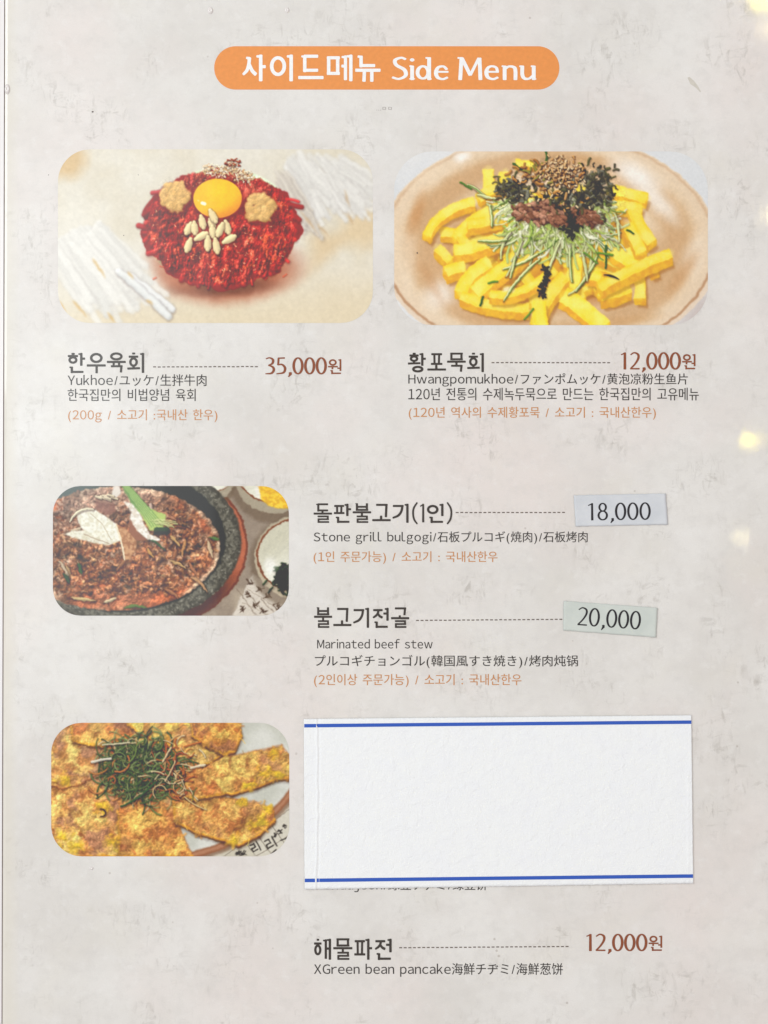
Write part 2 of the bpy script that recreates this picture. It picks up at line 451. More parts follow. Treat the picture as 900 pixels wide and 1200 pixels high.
def digit(p, ch, ox, w, wd=.50):
    """flared figures; returns the advance"""
    x = lambda a: ox + a * wd; t = w * .72
    if ch == '0': p.ring(x(.5), .5, wd * .40, .47, t, w * 1.12, 32); return wd * 1.08
    if ch == '1':
        p.stroke([(x(.52), .02), (x(.52), .98)], [w, w * 1.15]); p.stroke([(x(.18), .14), (x(.52), .04)], [t * .7, t]); return wd * .95
    if ch == '2':
        p.arc([(x(.10), .14), (x(.42), .02), (x(.78), .12), (x(.80), .36), (x(.50), .68), (x(.10), .95)], [t * .8, t, w, w, w * .8, t])
        p.stroke([(x(.08), .955), (x(.90), .955)], [t, t * 1.1]); return wd * 1.05
    if ch == '3':
        p.arc([(x(.12), .08), (x(.45), .02), (x(.76), .14), (x(.70), .36), (x(.34), .47)], [t * .8, t, w * 1.05, w, t * .8])
        p.arc([(x(.34), .47), (x(.72), .56), (x(.84), .74), (x(.62), .94), (x(.08), .97)], [t * .8, w, w * 1.1, w, t * .8]); return wd * 1.04
    if ch == '5':
        p.stroke([(x(.24), .04), (x(.20), .45)], w * .85); p.stroke([(x(.20), .045), (x(.80), .03)], [t, t * 1.1])
        p.arc([(x(.20), .44), (x(.55), .42), (x(.84), .62), (x(.70), .90), (x(.06), .97)], [t, w * .9, w * 1.1, w, t * .8]); return wd * 1.04
    if ch == '8':
        p.ring(x(.5), .25, wd * .29, .22, t, w, 24); p.ring(x(.5), .72, wd * .37, .25, t, w * 1.05, 26); return wd * 1.08
    if ch == ',':
        p.stroke([(x(.28), .90), (x(.30), 1.0), (x(.12), 1.16)], [w * 1.3, w * 1.2, w * .4]); return wd * .50
    if ch == '(': p.arc([(x(.62), -.06), (x(.25), .22), (x(.16), .52), (x(.28), .84), (x(.62), 1.08)], [w * .8, w, w, w, w * .8]); return wd * .78
    if ch == ')': p.arc([(x(.08), -.06), (x(.45), .22), (x(.54), .52), (x(.42), .84), (x(.08), 1.08)], [w * .8, w, w, w, w * .8]); return wd * .7
def display(text, w, pitch=1.12, dw=None, wd=.50):
    p = Pen(); x = 0.0
    for ch in text:
        if '가' <= ch <= '힣': syllable(p, ch, x, w); x += pitch
        else: x += digit(p, ch, x, dw or w, wd)
    return p
def price(text, w=.112):
    p = Pen(); x = 0.0
    for ch in text:
        if ch == '원':
            q = Pen(); syllable(q, '원', 0, w * 1.05); s = .86
            dz = p.k * 1.5e-6; o = len(p.v)
            p.v += [(x + .02 + a * s * .78, b_ * s - .10, z + dz) for a, b_, z in q.v]
            p.f += [tuple(i + o for i in f_) for f_ in q.f]; x += .8; p.k += q.k
        else: x += digit(p, ch, x, w)
    return p
def latin_title():
    p = Pen(); w = .118; t = .092
    # S
    p.arc([(.40, .10), (.26, .035), (.08, .14), (.12, .36), (.36, .56), (.40, .82), (.20, .965), (.0, .90)], [t, t, w, w, w * 1.1, w, t, t], 40)
    # i
    p.stroke([(.60, .40), (.60, 1.0)], w); p.ring(.60, .13, .035, .038, .07, n=12); p.stroke([(.53, .40), (.60, .41)], t * .8)
    p.stroke([(.52, .965), (.68, .965)], t * .5)
    # d
    p.ring(.93, .68, .165, .27, t, w); p.stroke([(1.12, .03), (1.12, 1.0)], w); p.stroke([(1.02, .04), (1.12, .05)], t * .8)
    p.stroke([(1.12, .97), (1.19, .97)], t * .6)
    # e
    p.arc([(1.34, .66), (1.66, .66), (1.66, .55), (1.56, .42), (1.40, .46), (1.33, .68), (1.38, .90), (1.54, .975), (1.68, .90)][2:], [w * .8, t, w * .9, w * 1.1, w, t, t], 36)
    p.stroke([(1.34, .655), (1.70, .655)], t * .9)
    ox = 2.02
    # M
    p.stroke([(ox + .09, .05), (ox + .05, 1.0)], w); p.stroke([(ox - .02, .045), (ox + .12, .045)], t * .8)
    p.stroke([(ox + .10, .05), (ox + .36, .80)], w); p.stroke([(ox + .36, .80), (ox + .62, .05)], w * .8)
    p.stroke([(ox + .64, .05), (ox + .67, 1.0)], w)
    ox = 2.84
    # e
    p.arc([(ox + .37, .55 + .08), (ox + .33, .47), (ox + .20, .41), (ox + .08, .48), (ox + .03, .68), (ox + .08, .90), (ox + .24, .975), (ox + .38, .90)], [w * .8, w * .8, t, w * .9, w * 1.1, w, t, t], 40)
    p.stroke([(ox + .04, .655), (ox + .40, .655)], t * .9)
    ox = 3.36
    # n
    p.stroke([(ox + .07, .40), (ox + .07, 1.0)], w); p.stroke([(ox - .01, .405), (ox + .07, .415)], t * .8)
    p.arc([(ox + .07, .54), (ox + .20, .42), (ox + .36, .46), (ox + .40, .62), (ox + .40, 1.0)], [t, t, w, w, w], 26)
    ox = 3.90
    # u
    p.arc([(ox + .07, .40), (ox + .07, .78), (ox + .14, .95), (ox + .28, .95), (ox + .40, .82)], [w, w, w, t, t], 26)
    p.stroke([(ox + .42, .40), (ox + .42, 1.0)], w); p.stroke([(ox - .01, .41), (ox + .07, .41)], t * .8); p.stroke([(ox + .34, .41), (ox + .42, .41)], t * .8)
    p.stroke([(ox + .42, .97), (ox + .49, .97)], t * .6)
    return p
def pen_text(name, p, box, m, parent, z=Z_INK, rot=0, rel=None):
    me = fit(p.mesh(name), box, z, rot, rel); return link(name, me, m, parent)

M_white = ink("title_white", (250, 248, 245)); M_orange = ink("banner_orange", (230, 148, 82))
M_head = ink("heading_dark", (66, 60, 56)); M_text = ink("text_black", (62, 58, 56))
M_price = ink("price_brown", (140, 80, 46)); M_tan = ink("note_tan", (200, 140, 92)); M_dash = ink("dash_brown", (110, 98, 92))

def rrect(x0, y0, x1, y1, r, n=14):
    pts = []
    for cx, cy, a0 in ((x1 - r, y0 + r, -90), (x1 - r, y1 - r, 0), (x0 + r, y1 - r, 90), (x0 + r, y0 + r, 180)):
        for k in range(n + 1):
            a = math.radians(a0 + 90 * k / n); pts.append((cx + r * math.cos(a), cy + r * math.sin(a)))
    return pts
pts = rrect(251, 54.2, 655.5, 105, 25.3)
ban = link("title_banner", mesh("title_banner", [P(x, y, Z_PHOTO) for x, y in pts], [tuple(range(len(pts)))[::-1]]), M_orange, page)
pen_text("title_lettering", display("사이드메뉴", .142, 1.17), (284, 64, 446, 96), M_white, ban)
pen_text("title_lettering", latin_title(), (459, 66.5, 628.5, 94), M_white, ban)

def dashes(x0, x1, ya, yb=None, period=5.42, dash=3.4, h=1.25):
    yb = ya if yb is None else yb; vs = []; fs = []; n = int((x1 - x0 + period - dash) / period)
    for k in range(n):
        x = x0 + k * period; t = k / max(1, n - 1); y = ya + (yb - ya) * t; j = random.uniform(-.12, .12)
        o = len(vs); vs += [P(x, y - h / 2 + j, Z_INK), P(x, y + h / 2 + j, Z_INK), P(x + dash, y + h / 2 + j, Z_INK), P(x + dash, y - h / 2 + j, Z_INK)]
        fs.append((o, o + 1, o + 2, o + 3))
    link("leader_dashes", mesh("leader_dashes", vs, fs), M_dash, page)

HW = .128
def head(text, box, **k): pen_text("dish_name", display(text, HW, 1.10, .105, .5), box, M_head, page)
head("한우육회", (79.5, 413, 169, 437.5)); head("황포묵회", (478, 413.3, 567, 436.5))
head("돌판불고기(1인)", (367.5, 588.4, 530, 614.5)); head("불고기전골", (368, 711.5, 479.5, 736))
head("해물파전", (368, 1099.5, 459, 1125))
for tx, bx in (("35,000원", (311, 418.5, 400, 442)), ("12,000원", (727.5, 412.5, 815, 436.5)), ("12,000원", (687, 1094, 776, 1118))):
    pen_text("price_lettering", price(tx), bx, M_price, page)
dashes(179.5, 303.5, 430, 429.6); dashes(576, 719, 425); dashes(534, 664.5, 600.6); dashes(487.5, 672, 727, 725.7)
dashes(467.7, 671.5, 1110.6, 1109.2)
WT = 0.0
for body, bx in (
    ("Yukhoe/ユッケ/生拌牛肉", (79.3, 438.6, 242, 452.4)),
    ("한국집만의 비법양념 육회", (79.3, 455.6, 229.3, 470)),
    ("Hwangpomukhoe/ファンポムッケ/黄泡凉粉生鱼片", (478.5, 437.4, 806, 453)),
    ("120년 전통의 수제녹두묵으로 만드는 한국집만의 고유메뉴", (478.5, 454.4, 819, 469.3)),
    ("Stone grill bulgogi/石板プルコギ(焼肉)/石板烤肉", (367.5, 622.6, 688.6, 637.8)),
    ("Marinated beef stew", (371.7, 748.8, 507, 760.0)),
    ("プルコギチョンゴル(韓国風すき焼き)/烤肉炖锅", (369, 767.6, 677.3, 783)),
    ("Nokdujeon/綠豆チヂミ/绿豆饼", (370, 1030.5, 571, 1045.5)),
    ("XGreen bean pancake海鮮チヂミ/海鮮葱饼", (368, 1128.6, 659.6, 1144.6))):
    line_of_text("dish_description", body, bx, M_text, WT)
for body, bx in (
    ("(200g / 소고기 :국내산 한우)", (79.8, 479.6, 254.8, 495)),
    ("(120년 역사의 수제황포묵 / 소고기 : 국내산한우)", (479, 476.6, 768.6, 491.8)),
    ("(1인 주문가능) / 소고기 : 국내산한우", (367.5, 646, 583, 660.8)),
    ("(2인이상 주문가능) / 소고기 : 국내산한우", (368, 789.8, 611, 805.2))):
    line_of_text("dish_note", body, bx, M_tan, WT)
M_faint = ink("faint_print", (172, 165, 160))
line_of_text("faint_mark", "…ㅁㅁ", (441, 125.5, 459, 129.5), M_faint, .0)

# ------------------------------------------------------------------ printed dish photographs (flat print, painted stroke by stroke)
class Pic:
    def __init__(s, x0, y0, x1, y1, seed, S=2.0):
        s.b = (x0, y0, x1, y1); s.S = S
        s.W = int((x1 - x0) * S) + 1; s.H = int((y1 - y0) * S) + 1
        s.X = x0 + np.arange(s.W) / S; s.Y = y0 + np.arange(s.H) / S
        s.C = np.zeros((s.H, s.W, 3)); s.r = np.random.RandomState(seed)
    def noise(s, scale, octv=4, gain=.5, ax=1.0, ay=1.0):
        out = np.zeros((s.H, s.W)); amp = 1; tot = 0; sc_ = scale
        for o in range(octv):
            gx, gy = int((s.X[-1] - s.X[0]) / (sc_ * ax)) + 4, int((s.Y[-1] - s.Y[0]) / (sc_ * ay)) + 4
            gr = s.r.rand(gy, gx)
            u = (s.X - s.X[0]) / (sc_ * ax) + s.r.rand(); v = (s.Y - s.Y[0]) / (sc_ * ay) + s.r.rand()
            iu = u.astype(int); iv = v.astype(int); fu = u - iu; fv = v - iv
            fu = fu * fu * (3 - 2 * fu); fv = fv * fv * (3 - 2 * fv)
            A = gr[:, iu] * (1 - fu) + gr[:, iu + 1] * fu
            out += amp * (A[iv] * (1 - fv)[:, None] + A[iv + 1] * fv[:, None]); tot += amp
            amp *= gain; sc_ /= 2
            if sc_ < .7: break
        return out / tot
    def win(s, xa, ya, xb, yb):
        x0, y0 = s.b[0], s.b[1]; S = s.S
        i0 = max(0, int((xa - x0) * S)); i1 = min(s.W, int((xb - x0) * S) + 2)
        j0 = max(0, int((ya - y0) * S)); j1 = min(s.H, int((yb - y0) * S) + 2)
        if i1 <= i0 or j1 <= j0: return None
        return slice(j0, j1), slice(i0, i1), s.X[None, i0:i1], s.Y[j0:j1, None]
    def put(s, J, I, m, col):
        s.C[J, I] = s.C[J, I] * (1 - m[..., None]) + np.asarray(col) * m[..., None]
    def tube(s, pts, w, col, amb=.62, dif=.5, spec=0., sh=.35, sw=1.5, shoff=(.5, .9), a=1., soft=.5, flat=False, cen=None):
        pts = np.asarray(pts, float); n = len(pts)
        ws = np.asarray(w, float) if hasattr(w, '__len__') else np.full(n, float(w))
        mw = ws.max() / 2 + sw + 2
        q = s.win(pts[:, 0].min() - mw, pts[:, 1].min() - mw, pts[:, 0].max() + mw, pts[:, 1].max() + mw)
        if q is None: return
        J, I, X, Y = q
        X, Y = np.broadcast_arrays(X, Y)
        def dist(ox, oy):
            best = np.full(X.shape, 1e9); nx = np.zeros(X.shape); ny = np.zeros(X.shape); hw = np.zeros(X.shape)
            for k in range(n - 1):
                ax, ay = pts[k]; dx, dy = pts[k + 1] - pts[k]; L2 = dx * dx + dy * dy + 1e-9
                t = np.clip(((X - ox - ax) * dx + (Y - oy - ay) * dy) / L2, 0, 1)
                ex = X - ox - ax - t * dx; ey = Y - oy - ay - t * dy
                r = (ws[k] * (1 - t) + ws[k + 1] * t) / 2 + 1e-3
                d = np.hypot(ex, ey); dd = d - r
                u = dd < best
                best = np.where(u, dd, best); nx = np.where(u, ex / r, nx); ny = np.where(u, ey / r, ny); hw = np.where(u, r, hw)
            return best, nx, ny, hw
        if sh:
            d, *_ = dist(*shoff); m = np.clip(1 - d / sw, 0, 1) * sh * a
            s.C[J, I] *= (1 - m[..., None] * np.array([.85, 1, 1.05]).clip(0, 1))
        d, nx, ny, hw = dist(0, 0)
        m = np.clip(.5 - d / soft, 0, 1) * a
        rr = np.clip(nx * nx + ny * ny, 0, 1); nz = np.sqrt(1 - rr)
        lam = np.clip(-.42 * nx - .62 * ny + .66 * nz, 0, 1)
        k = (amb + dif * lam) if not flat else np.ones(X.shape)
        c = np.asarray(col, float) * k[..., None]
        if spec: c = c + 255 * spec * np.clip(-.25 * nx - .4 * ny + .88 * nz, 0, 1)[..., None] ** 18
        s.put(J, I, m, np.clip(c, 0, 255))
    def curl(s, x, y, ang, L, w, col, bend=0., n=5, **k):
        p = [(x, y)]; a = ang
        for i in range(n): p.append((p[-1][0] + math.cos(a) * L / n, p[-1][1] + math.sin(a) * L / n)); a += bend / n
        s.tube(p, w, col, **k)
    def inside(s, pts, X, Y):
        m = np.zeros(np.broadcast(X, Y).shape, bool); n = len(pts); j = n - 1
        for i in range(n):
            xi, yi = pts[i]; xj, yj = pts[j]
            if yi != yj: m ^= ((yi > Y) != (yj > Y)) & (X < (xj - xi) * (Y - yi) / (yj - yi) + xi)
            j = i
        return m
    def poly(s, pts, col, a=1., soft=1, wob=0., wsc=6):
        """col: colour or full-size field"""
        q = s.win(min(p[0] for p in pts) - 4 - wob, min(p[1] for p in pts) - 4 - wob, max(p[0] for p in pts) + 4 + wob, max(p[1] for p in pts) + 4 + wob)
        if q is None: return None
        J, I, X, Y = q; X, Y = np.broadcast_arrays(X, Y)
        if wob:
            X = X + (s.noise(wsc, 3)[J, I] - .5) * 2 * wob; Y = Y + (s.noise(wsc, 3)[J, I] - .5) * 2 * wob
        m = s.inside(pts, X, Y).astype(float)
        for _ in range(soft): m = blur(m)
        m = m * a
        c = col[J, I] if isinstance(col, np.ndarray) and col.ndim == 3 else np.asarray(col, float)
        s.put(J, I, m, c)
        full = np.zeros((s.H, s.W)); full[J, I] = m
        return full
    def ell(s, cx, cy, rx, ry, ang=0):
        c, n = math.cos(ang), math.sin(ang); X = s.X[None, :] - cx; Y = s.Y[:, None] - cy
        return np.hypot((X * c + Y * n) / rx, (-X * n + Y * c) / ry)
    def blend(s, m, col, a=1.): s.C = s.C * (1 - (m * a)[..., None]) + np.asarray(col) * (m * a)[..., None]
    def soft(s, x): return np.clip(x, 0, 1)
    def warp(s, amp, scale, mask=None, grain=0., tone=0.):
        """nudge the paint about by noise so that no stroke stays a clean shape"""
        jx = (s.noise(scale, 3, .6) - .5) * 2 * amp * s.S; jy = (s.noise(scale, 3, .6) - .5) * 2 * amp * s.S
        if mask is not None: jx = jx * mask; jy = jy * mask
        I, J = np.meshgrid(np.arange(s.W), np.arange(s.H))
        u = np.clip(I + jx, 0, s.W - 1.001); v = np.clip(J + jy, 0, s.H - 1.001)
        iu = u.astype(int); iv = v.astype(int); fu = (u - iu)[..., None]; fv = (v - iv)[..., None]
        iu1 = np.minimum(iu + 1, s.W - 1); iv1 = np.minimum(iv + 1, s.H - 1)
        C = s.C
        s.C = (C[iv, iu] * (1 - fu) + C[iv, iu1] * fu) * (1 - fv) + (C[iv1, iu] * (1 - fu) + C[iv1, iu1] * fu) * fv
        if grain: s.C = s.C * (1 + ((s.noise(1.6, 2) - .5) * grain)[..., None] * (1 if mask is None else mask[..., None]))
        if tone: s.C = s.C * (1 + ((s.noise(14, 4) - .5) * tone)[..., None] * (1 if mask is None else mask[..., None]))
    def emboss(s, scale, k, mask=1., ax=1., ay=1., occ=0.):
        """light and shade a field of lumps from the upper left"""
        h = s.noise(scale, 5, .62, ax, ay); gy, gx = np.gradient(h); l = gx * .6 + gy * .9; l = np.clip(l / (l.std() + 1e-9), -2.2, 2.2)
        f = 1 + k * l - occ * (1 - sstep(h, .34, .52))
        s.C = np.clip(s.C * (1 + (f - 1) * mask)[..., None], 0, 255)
    def speckle(s, n, region, size, cols, amb=.8):
        for _ in range(n):
            x, y = region(); c = np.array(cols[s.r.randint(len(cols))]) + s.r.uniform(-12, 12)
            a = s.r.uniform(0, 6.3); l = s.r.uniform(*size)
            s.tube([(x, y), (x + math.cos(a) * l, y + math.sin(a) * l)], s.r.uniform(*size), c, sh=.2, sw=1, amb=amb, dif=.3)
    def build(s, r, name, label, parent, S=1.6):
        x0, y0, x1, y1 = s.b
        C = s.C
        for _ in range(1): C = blur3(C)
        C = np.clip(C + (s.r.rand(s.H, s.W, 1) - .5) * 5, 0, 255)
        nx = int((x1 - x0) * S); ny = int((y1 - y0) * S)
        y = np.linspace(0, 1, ny + 1) * (y1 - y0)
        h = y1 - y0
        dy = np.minimum(y, h - y); ins = np.where(dy < r, r - np.sqrt(np.maximum(0, r * r - (r - dy) ** 2)), 0)
        xl = x0 + ins; xr = x1 - ins; t = np.linspace(0, 1, nx + 1)
        PXx = xl[:, None] * (1 - t) + xr[:, None] * t; PYy = np.broadcast_to((y + y0)[:, None], PXx.shape)
        u = np.clip((PXx - x0) * s.S, 0, s.W - 1.001); v = np.clip((PYy - y0) * s.S, 0, s.H - 1.001)
        iu = u.astype(int); iv = v.astype(int); fu = (u - iu)[..., None]; fv = (v - iv)[..., None]
        col = (C[iv, iu] * (1 - fu) + C[iv, iu + 1] * fu) * (1 - fv) + (C[iv + 1, iu] * (1 - fu) + C[iv + 1, iu + 1] * fu) * fv
        n = PXx.size
        co = np.stack([(PXx - 450) * PX, (600 - PYy) * PX, np.full(PXx.shape, Z_PHOTO)], -1).reshape(-1, 3).astype(np.float32)
        idx = np.arange(n).reshape(PXx.shape)
        q = np.stack([idx[:-1, :-1], idx[1:, :-1], idx[1:, 1:], idx[:-1, 1:]], -1).reshape(-1, 4)
        me = bpy.data.meshes.new(name)
        me.vertices.add(n); me.vertices.foreach_set('co', co.ravel())
        me.loops.add(q.size); me.loops.foreach_set('vertex_index', q.ravel().astype(np.int32))
        me.polygons.add(len(q)); me.polygons.foreach_set('loop_start', np.arange(0, q.size, 4, dtype=np.int32))
        me.polygons.foreach_set('loop_total', np.full(len(q), 4, dtype=np.int32))
        me.update(); me.validate()
        at = me.color_attributes.new('print', 'FLOAT_COLOR', 'POINT')
        rgba = np.ones((n, 4), np.float32); rgba[:, :3] = np.clip((lin(col.reshape(-1, 3)) - VEIL) / .93, .002, .92)
        at.data.foreach_set('color', rgba.ravel())
        o = link(name, me, PHOTO_MAT, parent); o['label'] = label
        return o
def blur(m):
    p = np.pad(m, 1, mode='edge')
    p = (p[:-2] + 2 * p[1:-1] + p[2:]) / 4
    return (p[:, :-2] + 2 * p[:, 1:-1] + p[:, 2:]) / 4
def blur3(C):
    p = np.pad(C, ((1, 1), (1, 1), (0, 0)), mode='edge')
    p = (p[:-2] + 4 * p[1:-1] + p[2:]) / 6
    return (p[:, :-2] + 4 * p[:, 1:-1] + p[:, 2:]) / 6
def lerp(a, b, t): return np.asarray(a, float) * (1 - t[..., None]) + np.asarray(b, float) * t[..., None]
def sstep(x, a, b):
    t = np.clip((x - a) / (b - a), 0, 1); return t * t * (3 - 2 * t)

pm = bpy.data.materials.new("photo_print"); pm.use_nodes = True
pb = pm.node_tree.nodes['Principled BSDF']; laminate(pm.node_tree, pb, pm.node_tree.links)
va = pm.node_tree.nodes.new('ShaderNodeAttribute'); va.attribute_name = 'print'
pm.node_tree.links.new(va.outputs['Color'], pb.inputs['Base Color'])
PHOTO_MAT = pm

# ---- raw beef with egg yolk
def photo_raw_beef():
    s = Pic(68, 175, 437, 378.5, 3); r = s.r
    X, Y = np.meshgrid(s.X, s.Y)
    n = s.noise(60, 5); nf = s.noise(3, 2)
    s.C = lerp((221, 212, 192), (228, 222, 208), sstep(n, .3, .7))
    s.C = lerp(s.C, (226, 209, 176), sstep(Y + X * .12, 330, 420) * .8)
    s.C = lerp(s.C, (214, 178, 124), (1 - sstep(np.hypot(X - 78, Y - 186), 10, 34)) * .75)
    s.C = lerp(s.C, (218, 188, 142), sstep(-(Y - 330 + (X - 350) * .9) , -18, 10) * sstep(X, 345, 380) * sstep(Y, 262, 285) * .65)
    s.C = lerp(s.C, (223, 196, 152), (1 - sstep(np.hypot((X - 425), (Y - 268) * 1.0), 8, 38)) * .7)
    s.C += ((nf - .5) * 10)[..., None]
    # reddish juice and shade round the mound
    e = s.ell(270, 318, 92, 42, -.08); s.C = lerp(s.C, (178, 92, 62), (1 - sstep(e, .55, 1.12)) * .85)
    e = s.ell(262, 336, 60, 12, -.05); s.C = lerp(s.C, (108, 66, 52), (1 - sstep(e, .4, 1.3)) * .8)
    e = s.ell(205, 318, 42, 20, .6); s.C = lerp(s.C, (190, 120, 88), (1 - sstep(e, .5, 1.2)) * .6)
    # radish sticks lower left
    for k in range(95):
        t = r.rand(); x = 56 + 62 * t + r.uniform(-8, 8); y = 292 - 24 * t + r.uniform(-8, 16)
        L = r.uniform(60, 105); a = 1.02 - .20 * t + r.uniform(-.08, .08)
        c = np.array((236, 233, 225)) + r.uniform(-9, 10)
        s.curl(x, y, a, L, r.uniform(6, 10), c, r.uniform(-.12, .12), amb=.93, dif=.08, sh=.035, sw=2.5, soft=2.2, a=.75)
    s.curl(150, 322, .62, 66, 8, (240, 239, 236), .1, amb=.84, dif=.2, sh=.25, sw=2)
    s.curl(140, 318, .72, 78, 9, (238, 238, 234), .05, amb=.84, dif=.2, sh=.25, sw=2)
    for (x, y, a, L) in ((126, 366, .95, 18), (68, 352, 1.0, 20), (149, 318, .95, 12), (86, 352, .9, 24), (108, 304, .95, 26), (172, 352, .7, 9)):
        s.curl(x, y, a, L, [.8, 2.6, 3, 2.6, 1.6, .6], (214, 172, 100), sh=0, flat=True, soft=1.6, a=.75)
    # radish upper right
    for k in range(150):
        t = r.rand(); x = 336 + 70 * r.rand(); y = 186 + 30 * t + r.uniform(-8, 4)
        a = .95 + r.uniform(-.25, .25) - (x - 338) * .004
        c = np.array((233, 230, 223)) + r.uniform(-9, 10)
        s.curl(x, y, a, r.uniform(30, 66), r.uniform(3.2, 8), c, r.uniform(-.2, .3), amb=.93, dif=.08, sh=.035, sw=2, soft=2.2, a=.75)
    for k in range(22):
        x = 320 + 20 * r.rand(); s.curl(x, 206 + r.uniform(-6, 12), .98, r.uniform(50, 85), r.uniform(2.5, 5), (232, 224, 210), .1, amb=.88, dif=.14, sh=.1, sw=2, soft=1.2, a=.85)
    for (x, y, a, L) in ((352, 248, .9, 34), (404, 222, 1.3, 22), (408, 250, 1.2, 14), (372, 262, .8, 20)):
        s.curl(x, y, a, L, [.6, 2, 3, 2.4, 1.4, .6], (196, 160, 116), sh=0, flat=True, soft=2, a=.6)
    s.warp(2.2, 9)
    for _ in range(7): s.C = blur3(s.C)
    s.C = lerp(s.C, np.minimum(255, s.C * 1.05 + 4), sstep(X * .8 + 110 - Y * 1.0, -1e9, -1e8) * 0)
    s.C += ((s.noise(2.5, 2) - .5) * 9)[..., None]
    # meat mound
    th = np.linspace(0, 2 * math.pi, 90, endpoint=False)
    rad = 1 + .028 * np.sin(9 * th + 1) + .02 * np.sin(17 * th) + .02 * r.rand(90)
    out = [(259 + 92 * k * math.cos(a), 265 + (74 if math.sin(a) > 0 else 66) * k * math.sin(a) * (1 - .06 * abs(math.cos(a)))) for a, k in zip(th, rad)]
    s.poly(out, (150, 28, 32), soft=2, wob=2.0)
    meat = [(186, 40, 44), (204, 52, 52), (168, 32, 38), (214, 62, 56), (194, 46, 50), (150, 28, 32)]
    pre = s.C.copy()
    for k in range(560):
        a = r.uniform(0, 6.283); q = math.sqrt(r.rand()) * .93
        x = 259 + 90 * q * math.cos(a); y = 264 + 71 * q * math.sin(a)
        if y < 238 and q > .84: continue
        low = max(0, (y - 262) / 70)
        ang = (1.57 + (x - 259) * -.004 * 1.0 + (1 - low) * r.uniform(-1.3, 1.3) + low * r.uniform(-.55, .55))
        c = np.array(meat[r.randint(len(meat))]) * (1.10 - .16 * (259 - x) / 90 * .5) * r.uniform(.88, 1.08)
        if x > 300: c = c * np.array([1.07, 1.0, .95])
        if y < 235: c = lerp(c, (186, 70, 76), np.array(.35))
        L = r.uniform(8, 20)
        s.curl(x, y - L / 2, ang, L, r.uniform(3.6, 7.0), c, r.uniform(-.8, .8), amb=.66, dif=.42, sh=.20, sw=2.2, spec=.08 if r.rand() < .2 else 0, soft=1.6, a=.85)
    for (x, y, L, b) in ((262, 292, 40, .1), (283, 285, 44, -.25), (225, 305, 26, .1), (206, 278, 30, .3), (305, 290, 34, -.4), (330, 255, 34, -.2), (240, 300, 26, 0), (196, 290, 22, .3), (320, 300, 22, -.4)):
        s.curl(x, y, 1.57 + b, L * .9, [1, 2.4, 3, 3, 2.4, .8], (92, 12, 20), -b * .6, sh=0, flat=True, soft=2.4, a=.62)
    for _ in range(2): s.C = blur3(s.C)
    MM = 1 - sstep(s.ell(259, 267, 92, 72), .90, 1.0)
    s.warp(1.8, 5, MM, grain=.25, tone=.55)
    # lobes along the lower edge
    for x, y, w in ((222, 322, 15), (243, 330, 13), (268, 331, 16), (288, 327, 14), (306, 318, 15), (325, 304, 14), (205, 308, 13)):
        s.curl(x, y - 20, 1.57 + (259 - x) * .006, 16, w * .8, (188, 38, 42), 0, amb=.5, dif=.55, sh=.25, sw=2, a=.55, soft=2)
        for k in range(9): s.curl(x + r.uniform(-w, w) * .45, y - r.uniform(0, 24), 1.57 + r.uniform(-.5, .5), r.uniform(5, 10), r.uniform(2.6, 4), np.array(meat[r.randint(6)]) * 1.08, 0, amb=.5, dif=.6, sh=.2, sw=1.2)
    for k in range(210):
        a = r.uniform(0, 6.283); q = math.sqrt(r.rand()) * .93; x = 259 + 90 * q * math.cos(a); y = 266 + 70 * q * math.sin(a)
        s.curl(x, y, r.uniform(0, 6.3), r.uniform(.6, 2.6), r.uniform(.6, 1.3), (238, 150, 138), r.uniform(-1, 1), n=2, sh=0, flat=True, a=r.uniform(.35, .8))
    for k in range(260):
        a = r.uniform(0, 6.283); q = math.sqrt(r.rand()) * .93; x = 259 + 90 * q * math.cos(a); y = 266 + 70 * q * math.sin(a)
        s.curl(x, y, r.uniform(0, 6.3), r.uniform(1.5, 5), r.uniform(.8, 2), (112, 14, 22), r.uniform(-1, 1), n=2, sh=0, flat=True, a=.4, soft=1.2)
    for k in range(40):
        x = r.uniform(180, 340); y = r.uniform(270, 328); s.curl(x, y, r.uniform(0, 6.3), r.uniform(2, 5), r.uniform(2, 3.4), (226, 72, 44), 0, n=2, sh=0, a=.5, soft=1.5)
    s.warp(1.3, 3.5, MM, grain=.18)
    s.C = lerp(s.C, s.C * np.array((1.03, 1.30, 1.16)) + 7, MM)
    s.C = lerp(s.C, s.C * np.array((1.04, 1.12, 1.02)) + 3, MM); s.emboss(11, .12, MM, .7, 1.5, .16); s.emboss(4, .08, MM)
    # garlic lumps
    def lump(cx, cy, R_, star):
        s.curl(cx - 1, cy + 2, 0, 2, R_ * 2 + 2, (110, 20, 22), 0, n=2, sh=0, flat=True, soft=3, a=.6)
        for k in range(170):
            a = r.uniform(0, 6.283); q = math.sqrt(r.rand()); rr = R_ * (1 + ((.07 * math.cos(5 * a + 1) + .05 * math.cos(3 * a)) if star else .07 * math.cos(4 * a)))
            x = cx + rr * q * math.cos(a) * .86; y = cy + rr * q * math.sin(a) * .82
            c = np.array((240, 192, 118)) + (12 * (-(y - cy) - (x - cx) * .4) / R_) + r.uniform(-14, 14)
            s.curl(x, y, r.uniform(0, 6.3), r.uniform(1, 4), r.uniform(3, 6.5), c, 0, n=2, amb=.84, dif=.24, sh=.05, sw=1.4, soft=2.4, a=.7)
    lump(205.5, 230, 18.5, False); lump(304, 243, 19.5, True)
    s.warp(1.2, 4, ((np.hypot(X - 205, Y - 230) < 24) | (np.hypot(X - 304, Y - 243) < 25)).astype(float), grain=.12)
